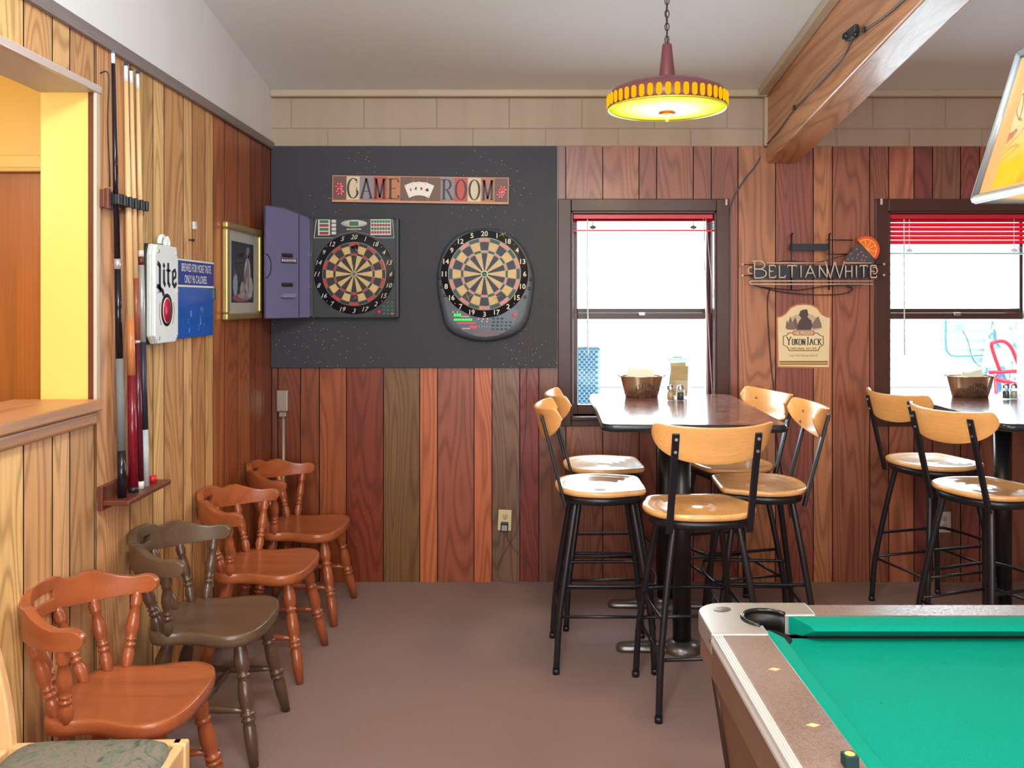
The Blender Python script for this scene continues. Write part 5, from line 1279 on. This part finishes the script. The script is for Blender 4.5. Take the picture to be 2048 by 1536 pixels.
# ---- things on the tables
TZ = 1.0675
def bucket(px, d, w_, label, l1, l2, papers):
    c = Vector((WX(px, d), d, TZ)); t = thing('planter_bucket', label, 'bucket', c)
    a0, b0, a1, b1, h = w_*.38, .05, w_*.5, .068, .112
    gal = M_((176, 150, 122), .22, .85, name='galvanised_tin', noise=.12, nscale=8, bump=.03)
    prof = lambda k, z: [(-(a0+(a1-a0)*k)*math.cos(2*PI*i/40), (b0+(b1-b0)*k)*math.sin(2*PI*i/40), z) for i in range(40)]
    m = MB(); m.rings([[(-x, y, z) for x, y, z in prof(k, z)] for k, z in ((0, 0), (.5, h*.5), (.98, h*.97), (1.03, h), (.98, h+.001), (.95, h*.96), (0.0, .006))], True, True, True); m.build('tub', gal, t)
    m = MB()
    for sx in (-1, 1): MB().tube([(sx*a1, -.02, h-.004), (sx*(a1+.012), -.01, h+.006), (sx*(a1+.012), .01, h+.006), (sx*a1, .02, h-.004)], .003, 6).build('handle', gal, t)
    def put(x, y, z):
        k = y/h; aa = a0+(a1-a0)*k; bb = b0+(b1-b0)*k; ang = math.asin(max(-.99, min(.99, x/aa)))
        return Vector((aa*math.sin(ang), -(bb*math.cos(ang))-z-.0006, y))
    m = MB()
    serif_text(m, l1, w_*.44, .022, lambda x, y, z: put(x+.012, y+.057-.9*x*x/.06*.6, z), T=.2, t_=.08)
    serif_text(m, l2, w_*.32, .019, lambda x, y, z: put(x+.012, y+.018, z), T=.2, t_=.08)
    serif_text(m, '&', .010, .010, lambda x, y, z: put(x+.012, y+.043, z), T=.2, t_=.1)
    m.build('lettering', M_((60, 46, 40), .5), t)
    for i, (x0, x1, zz, rot) in enumerate(papers):
        pp = MB().box(x0, x1, -.02+.015*i, -.016+.015*i, .02, zz, Matrix.Rotation(rot, 4, 'Y')).build('folded_menu', M_((222, 222, 206), .6), None); pp.location = c
        pp['label'] = ('%s sheet of folded paper standing in the %s bucket' % (('front', 'rear')[i], 'FLEURS' if l1[2] == 'E' else 'FLOWERS')); pp['category'] = 'paper'
    return t
bucket(1283, 4.70, .225, 'oval galvanised bucket lettered FLEURS JARDIN on the first table', 'FLEURS', 'JARDIN', [(-.075, .055, .148, .05), (-.08, .05, .152, .07)])
bucket(1940, 4.70, .245, 'oval galvanised bucket lettered FLOWERS GARDEN on the second table', 'FLOWERS', 'GARDEN', [(-.07, .04, .125, .16), (-.02, .09, .130, -.22)])
def shaker(px, d, fill, label):
    c = Vector((WX(px, d), d, TZ)); t = thing('shaker', label, 'shaker', c, group='salt and pepper shakers on the tables')
    MB().lathe([(1e-4, 0), (.019, 0), (.021, .004), (.0185, .05), (.015, .056)], 10).build('jar', clear_acrylic, t)
    MB().lathe([(1e-4, .003), (.0165, .003), (.0155, .040), (1e-4, .042)], 10).build('filling', M_(fill, .8, noise=.4, nscale=300), t)
    MB().lathe([(.017, .055), (.0175, .068), (.013, .076), (1e-4, .079)], 16).build('lid', chrome, t)
shaker(1341, 4.55, (196, 150, 108), 'glass shaker of brown seasoning on the first table, nearer the bucket')
shaker(1361, 4.55, (60, 52, 48), 'glass pepper shaker on the first table in front of the clear caddy')
shaker(2012, 4.62, (70, 74, 66), 'glass pepper shaker on the second table beside the FLOWERS bucket')
shaker(2027, 4.62, (180, 168, 140), 'glass shaker of pale seasoning at the right on the second table')
c = Vector((WX(1356, 4.72), 4.72, TZ)); t = thing('clear_caddy', 'tall clear plastic caddy holding brown packets on the first table', 'caddy', c)
MB().box(-.064, .064, -.045, .045, .0, .004).box(-.064, .064, -.045, -.042, .004, .212).box(-.064, .064, .042, .045, .004, .212).box(-.064, -.061, -.042, .042, .004, .212).box(.061, .064, -.042, .042, .004, .212).build('holder', clear_acrylic, t)
MB().box(-.03, .022, -.01, .01, .205, .211).build('lid_clip', M_((96, 96, 120), .4), t, .002)
for i, (x0, x1, z1, col, rot) in enumerate([(-.045, .045, .165, (196, 152, 104), .03), (-.03, .05, .18, (206, 170, 122), -.06), (-.05, .03, .15, (180, 128, 84), .1)]):
    o = MB().box(x0, x1, -.004, .004, .006, z1, Matrix.Rotation(rot, 4, 'Y')).build('paper_packet', M_(col, .6, noise=.15, nscale=20), None, .002); o.location = (c.x, c.y-.02+.02*i, c.z)
    tag(o, ('front brown paper packet inside the clear caddy', 'middle pale brown packet inside the clear caddy', 'rear dark brown packet inside the clear caddy')[i], 'packet', 'brown packets in the clear caddy')

# ================================================================== CAPTAIN CHAIRS
LEGP = [(0, .013), (.04, .0155), (.10, .0185), (.19, .0225), (.25, .0195), (.275, .0135), (.285, .0195), (.30, .0205), (.315, .0135), (.35, .0185), (.45, .0215), (.53, .0190), (.575, .0135), (.585, .0205), (.60, .0215), (.615, .0145), (.63, .0205), (.645, .0215), (.66, .0145), (.69, .0185), (.8, .0185), (1.0, .0125)]
LEGP = [(t_, r_*1.2) for t_, r_ in LEGP]
SPP = [(0, .0095), (.06, .0125), (.16, .0165), (.24, .0135), (.28, .0095), (.295, .0145), (.315, .0150), (.33, .0105), (.355, .0105), (.37, .0145), (.385, .0145), (.40, .0105), (.46, .0150), (.55, .0175), (.66, .0150), (.78, .0105), (.80, .0150), (.82, .0135), (.87, .0155), (.94, .0120), (1, .0085)]
SPP = [(t_, r_*1.2) for t_, r_ in SPP]
def make_captain(loc, rz, label, mh, mv):
    t = thing('captains_chair', label, 'chair', loc, rz, 'low backed wooden captain chairs along the left wall')
    half = [(0, .195), (.08, .192), (.15, .178), (.195, .150), (.218, .10), (.212, .045), (.190, -.02), (.186, -.075), (.198, -.12), (.185, -.165), (.135, -.195), (.07, -.208), (0, -.21)]
    out = cr(half+[(-x, y) for x, y in half[-2:0:-1]], 3, True)
    Z = .442
    ring = lambda k, z: [(p.x*k, p.y*k, z) for p in out]
    MB().rings([ring(.95, Z-.043), ring(.985, Z-.040), ring(1, Z-.026), ring(1.0, Z-.014), ring(.994, Z-.0035), ring(.98, Z), ring(.90, Z-.002), ring(.7, Z-.007), ring(.5, Z-.010), ring(.25, Z-.010), ring(.02, Z-.010)]).build('seat', mh, t)
    feet = {}
    for sx in (-1, 1):
        for sy, top, bot in ((1, (.135, .115), (.208, .19)), (-1, (.125, -.125), (.185, -.235))):
            a = Vector((sx*top[0], top[1], Z-.036)); b = Vector((sx*bot[0], bot[1], 0)); feet[(sx, sy)] = (a, b)
            MB().turned(a, b, LEGP, 14).build('leg', mv, t)
    mids = []
    ST_ = [(0, .008), (.15, .011), (.3, .015), (.4, .012), (.43, .015), (.5, .0165), (.57, .015), (.6, .012), (.7, .015), (.85, .011), (1, .008)]
    for sx in (-1, 1):
        f = feet[(sx, 1)]; r = feet[(sx, -1)]; p = f[0].lerp(f[1], .57); q = r[0].lerp(r[1], .55)
        MB().turned(p, q, ST_, 10).build('stretcher', mv, t); mids.append(p.lerp(q, .5))
    MB().turned(mids[0], mids[1], ST_, 10).build('stretcher', mv, t)
    AW = .240; K = 1.63
    path = lambda u: (AW*math.sin(u*K), -.048-.235*math.cos(u*K)) if abs(u*K) < PI/2 else (math.copysign(AW, u), -.048+.235*(abs(u*K)-PI/2))
    topt = [(0, .755), (.12, .755), (.2, .752), (.27, .735), (.33, .731), (.42, .738), (.5, .739), (.6, .724), (.7, .710), (.8, .703), (.9, .708), (.95, .706), (.98, .699), (1, .688)]
    bott = [(0, .655), (.2, .652), (.45, .645), (.7, .647), (.85, .650), (.95, .653), (.98, .660), (1, .670)]
    ribbon_board(path, 8, lambda u: interp(topt, abs(u)), lambda u: interp(bott, abs(u)), .027, 'back_rail', mh, t, hole=lambda i, k, N: abs(i-N/2+.5) < 4.2 and k in (3, 4), tilt=.06, bev=.007)
    for sx in (-1, 1):
        for u, base in ((.84, (.178, -.085)), (.5, (.152, -.150)), (.19, (.07, -.182))):
            if u == .84: base = (.182, -.11)
            x, y = path(u)
            MB().turned((sx*base[0], base[1], Z-.012), (sx*x, y, interp(bott, u)+.012), SPP, 12).build('spindle', mv, t)
    return t
CH = [((-1.11, 2.605, 0), -90, 'rust brown captain chair beside the blond chair'), ((-1.085, 3.24, 0), -90, 'dark brown captain chair between the rust coloured ones'),
      ((-1.085, 3.905, 0), -92, 'rust brown captain chair just beyond the dark one'), ((-1.075, 4.56, 0), -93, 'rust brown captain chair in the corner by the conduit')]
c1 = make_captain(CH[0][0], math.radians(-90), CH[0][2], chair_rust, chair_rust_v)
make_captain(CH[1][0], math.radians(-90), CH[1][2], chair_dark, chair_dark_v)
for loc, rz, lb in CH[2:]: dup(c1, loc, math.radians(rz), lb)

# ---- blond chair, lower left
t = thing('upholstered_chair', 'blond wood chair with a patterned grey green cushion, lower left', 'chair', (-1.045, 2.055, 0), math.radians(-90+3))
Z = .455
for sx in (-1, 1):
    MB().box(sx*.215-.017, sx*.215+.017, .175, .215, 0, Z).build('leg', blond, t, .006)
    ps = [(-.25, 0.0), (-.235, .2), (-.23, .42), (-.25, .6), (-.30, .78), (-.36, .9)]
    sm = cr([(0, a, b) for a, b in ps], 5)
    MB().rings([[(sx*.215-.016, p.y-.02, p.z), (sx*.215+.016, p.y-.02, p.z), (sx*.215+.016, p.y+.02, p.z), (sx*.215-.016, p.y+.02, p.z)] for p in sm], False).build('back_leg', blond, t, .005)
    MB().box(sx*.217-.014, sx*.217+.014, -.23, .2, Z-.06, Z).build('seat_rail', blond, t, .005)
MB().box(-.2, .2, .185, .21, Z-.06, Z).build('seat_rail', blond, t, .005)
MB().box(-.2, .2, -.245, -.22, Z-.06, Z).build('seat_rail', blond, t, .005)
for zz in (.62, .72, .82): MB().box(-.2, .2, -.285-.5*(zz-.6)*.6, -.265-.5*(zz-.6)*.6, zz, zz+.05).build('back_slat', blond, t, .006)
def sq(k, z): return [(.198*k*a, .190*k*b, z) for a, b in [(math.copysign(abs(math.cos(q))**.28, math.cos(q)), math.copysign(abs(math.sin(q))**.28, math.sin(q))) for q in [2*PI*i/40 for i in range(40)]]]
MB().rings([sq(1, Z-.03), sq(1.02, Z-.005), sq(1.0, Z+.012), sq(.92, Z+.024), sq(.7, Z+.030), sq(.3, Z+.032), sq(.02, Z+.032)]).build('seat_cushion', fabric, t)

# ================================================================== POOL TABLE
def pool_table():
    OX0, OX1, OY0, OY1 = .44, 1.78, -.02, 2.287
    nx0, nx1, ny0, ny1 = .615, 1.605, .148, 2.129
    TZ_ = .80; BZ_ = .757
    t = thing('pool_table', 'coin operated pool table with green cloth and brown rails', 'pool table', (0, 0, 0))
    BOX('playing_cloth', felt_m, nx0-.04, nx1+.04, ny0-.04, ny1+.04, BZ_-.02, BZ_, t)
    rw = .575; fw = 2.200
    # rails (wood tops)
    my = (OY0+OY1)/2
    for nm, a in (('rail', (OX0+.026, rw, OY0+.2, my-.07)), ('rail', (OX0+.026, rw, my+.07, OY1-.21)), ('rail', (2.22-rw, OX1-.026, OY0+.2, my-.07)), ('rail', (2.22-rw, OX1-.026, my+.07, OY1-.21)), ('rail', (OX0+.27, OX1-.27, fw, OY1-.004)), ('rail', (OX0+.27, OX1-.27, OY0+.004, OY0+.087))):
        BOX(nm, leather_m, a[0], a[1], a[2], a[3], .755, TZ_, t, .004)
    # aluminium ribs on the outer edges
    rib = M_((226, 224, 222), .3, .55, name='ribbed_aluminium')
    for side in (0, 1):
        m = MB(); X0 = OX0 if side == 0 else OX1; sg = 1 if side == 0 else -1
        pr = [(0, .780), (0, .787), (.004, .793)]
        for k in range(4): b = .005+k*.0058; pr += [(b, .7965), (b+.0012, .8005), (b+.0036, .8005), (b+.0048, .7965)]
        pr += [(.029, .7965), (.029, .780)]
        poly = [(X0+sg*a, b) for a, b in pr]
        M0 = Matrix(((1, 0, 0, 0), (0, 0, -1, 0), (0, 1, 0, 0), (0, 0, 0, 1)))
        m.prism(poly, -(OY1-.2), -(OY0+.2), M0); m.build('edge_trim', rib, t)
        MB().box(min(X0+sg*.002, X0+sg*.03), max(X0+sg*.002, X0+sg*.03), OY0+.21, OY1-.21, .70, .7795).build('apron_band', M_((112, 80, 66), .4, noise=.2, nscale=60), t, .004)
    BOX('apron_band', M_((128, 92, 72), .4, noise=.1), OX0+.1, OX1-.1, OY1-.03, OY1-.002, .70, .79, t, .004)
    BOX('apron_band', M_((128, 92, 72), .4, noise=.1), OX0+.1, OX1-.1, OY0+.002, OY0+.03, .70, .79, t, .004)
    # cushions: cross-section (inward distance, z)
    cs = [(0, TZ_-.002), (.008, TZ_+.002), (.034, TZ_-.004), (.041, TZ_-.013), (.020, BZ_+.006), (0, BZ_+.001)]
    def cushion(p0, p1, inn, e0, e1):
        p0, p1, inn = Vector(p0), Vector(p1), Vector(inn); dr = (p1-p0).normalized()
        r = []
        for p, e, sg in ((p0, e0, 1), (p1, e1, -1)):
            r.append([(p.x+inn.x*a+dr.x*sg*e*a, p.y+inn.y*a+dr.y*sg*e*a, z) for a, z in cs])
        MB().rings(r, False).build('cushion', felt_m, t, .002)
    cushion((rw-.002, ny0+.02), (rw-.002, my-.062), (1, 0), 1.1, .35); cushion((rw-.002, my+.062), (rw-.002, ny1-.02), (1, 0), .35, 1.1)
    rx = 2.22-rw+.002
    cushion((rx, ny0+.02), (rx, my-.062), (-1, 0), 1.1, .35); cushion((rx, my+.062), (rx, ny1-.02), (-1, 0), .35, 1.1)
    cushion((nx0+.04, fw+.002), (nx1-.04, fw+.002), (0, -1.7), 1.1, 1.1); cushion((nx0+.04, OY0+.085), (nx1-.04, OY0+.085), (0, 1.7), 1.1, 1.1)
    # corner castings with pockets
    cast = M_((160, 150, 140), .28, .35, name='speckled_casting', noise=.18, nscale=220, bump=.1)
    for sx, sy in ((1, -1), (-1, -1), (1, 1), (-1, 1)):
        ox = OX0 if sx == 1 else OX1; oy = OY1 if sy == -1 else OY0
        pl = [(.285, 0)]+[(.075-.075*math.sin(a), .075-.075*math.cos(a)) for a in [PI/2*k/7 for k in range(8)]]+[(0, .215), (.135, .215), (.135, .150)]
        cxy = (.155, .118); r = .060
        a0, a1 = math.radians(122), math.radians(-32+360)
        for k in range(15):
            a = a0+(math.radians(330)-a0)*k/14; pl.append((cxy[0]+r*math.cos(a), cxy[1]+r*math.sin(a)))
        pl += [(.215, .087), (.285, .087)]
        poly = [(ox+sx*a, oy+sy*b) for a, b in pl]
        MB().prism(poly, .752, .8045).build('corner_casting', cast, t, .010, 3)
        skirt = [(.285, .004)]+[(.077-.073*math.sin(a), .077-.073*math.cos(a)) for a in [PI/2*k/7 for k in range(8)]]+[(.004, .215), (.03, .215), (.03, .08), (.08, .03), (.285, .03)]
        MB().prism([(ox+sx*a, oy+sy*b) for a, b in skirt], .695, .753).build('corner_skirt', M_((138, 104, 84), .3, .3), t, .004)
        c = (ox+sx*cxy[0], oy+sy*cxy[1])
        m = MB(); m.lathe([(.060, .806), (.0615, .80), (.060, .70), (.05, .66), (1e-4, .655)], 28, Matrix.Translation((c[0], c[1], 0)))
        # only the outer wall of the pocket stands above the bed
        arcp = [(cxy[0]+.058*math.cos(a), cxy[1]+.058*math.sin(a)) for a in [math.radians(122)+(math.radians(208))*k/14 for k in range(15)]]
        pk = part_empty('pocket', t)
        MB().lathe([(.058, BZ_+.0015), (.056, .69), (.048, .665), (1e-4, .66)], 28, Matrix.Translation((c[0], c[1], 0))).build('pocket_cup', M_((22, 18, 16), .6), pk)
        MB().lathe([(.0585, BZ_+.0012), (1e-4, BZ_+.0012)], 28, Matrix.Translation((c[0], c[1], 0))).build('pocket_mouth', M_((10, 9, 9), .8), pk)
        w_ = MB(); rr_ = [[(ox+sx*a, oy+sy*b, z) for a, b in arcp] for z in (BZ_, .80)]
        w_.rings(rr_, True, False, False, False); o = w_.build('pocket_wall', M_((26, 20, 18), .5), pk); s_ = o.modifiers.new('s', 'SOLIDIFY'); s_.thickness = .003
        MB().tube([(ox+sx*a, oy+sy*b, .8055) for a, b in arcp], .0055, 8).build('pocket_rim', M_((30, 26, 26), .22), pk)
        # maker's oval boss on the casting (worn, unreadable)
        MB().lathe([(1e-4, .0015), (.022, .0015), (.025, 0)], 20, Matrix.Translation((ox+sx*.062, oy+sy*.055, .8045)) @ Matrix.Rotation(.5*sx, 4, 'Z') @ Matrix.Diagonal((1, .7, 1, 1))).build('worn_badge', M_((96, 84, 78), .4, .4, noise=.4, nscale=120), t)
    for sx, x in ((1, rw-.03), (-1, 2.22-rw+.03)):
        pk = part_empty('pocket', t)
        MB().lathe([(.052, .8005), (.058, .806), (.064, .8005)], 24, Matrix.Translation((x, my, 0))).build('pocket_rim', M_((30, 26, 26), .25), pk)
        MB().lathe([(.053, .802), (.05, .70), (1e-4, .69)], 24, Matrix.Translation((x, my, 0))).build('pocket_cup', M_((18, 15, 14), .6), pk)
        MB().box(min(x-sx*.105, x-sx*.058), max(x-sx*.105, x-sx*.058), my-.072, my+.072, .752, .8035).build('side_casting', cast, t, .006)
    # diamonds
    dm = M_((226, 190, 132), .3); sp = (ny1-ny0)/8
    for k in range(1, 8):
        if k == 4: continue
        for x in (.532, 2.22-.532):
            y = ny0+sp*k; MB().prism([(x-.013, y), (x, y-.0075), (x+.013, y), (x, y+.0075)], TZ_-.001, TZ_+.0006).build('diamond_inlay', dm, t)
    # cabinet body: tapering
    ca = M_((116, 80, 58), .42, name='brown_cabinet_laminate', noise=.12, nscale=5)
    r0 = [(OX0+.035, OY0+.035), (OX1-.035, OY0+.035), (OX1-.035, OY1-.035), (OX0+.035, OY1-.035)]
    r1 = [(OX0+.085, OY0+.12), (OX1-.085, OY0+.12), (OX1-.085, OY1-.085), (OX0+.085, OY1-.085)]
    names = ['end_panel', 'side_panel', 'end_panel', 'side_panel']
    for i in range(4):
        j = (i+1) % 4
        a, b, c, d_ = r1[i], r1[j], r0[j], r0[i]
        q = [Vector((a[0], a[1], .34)), Vector((b[0], b[1], .34)), Vector((c[0], c[1], .72)), Vector((d_[0], d_[1], .72))]
        n = (q[1]-q[0]).cross(q[3]-q[0]).normalized()*.018
        MB().add(q+[p-n for p in q], [(0, 1, 2, 3), (4, 7, 6, 5), (0, 4, 5, 1), (1, 5, 6, 2), (2, 6, 7, 3), (3, 7, 4, 0)]).build(names[i], ca, t)
        MB().tube([q[0], q[3]], .010, 8).build('corner_strip', M_((60, 42, 34), .3), t)
    MB().box(OX0+.09, OX1-.09, OY0+.12, OY1-.09, .335, .35).build('bottom_panel', ca, t)
    for x in (OX0+.2, OX1-.2):
        for y in (OY0+.25, OY1-.22):
            MB().add([(x-.07, y-.07, .34), (x+.07, y-.07, .34), (x+.07, y+.07, .34), (x-.07, y+.07, .34), (x-.045, y-.045, 0), (x+.045, y-.045, 0), (x+.045, y+.045, 0), (x-.045, y+.045, 0)],
                     [(0, 1, 2, 3), (4, 7, 6, 5), (0, 4, 5, 1), (1, 5, 6, 2), (2, 6, 7, 3), (3, 7, 4, 0)]).build('leg', ca, t, .006)
    return t
pool_table()
o = MB().box(-.0115, .0115, -.0115, .0115, 0, .021).build('chalk_cube', M_((18, 52, 52), .8), None, .002)
o.location = (.545, 1.487, .8012); o.rotation_euler = (0, 0, .1)
tag(o, 'small dark green chalk cube on the brown pool table rail', 'chalk')
o2 = MB().lathe([(1e-4, .0005), (.006, .0005), (.0085, 0)], 12).build('chalk_face', M_((214, 180, 90), .8), o); o2.location = (0, 0, .021)
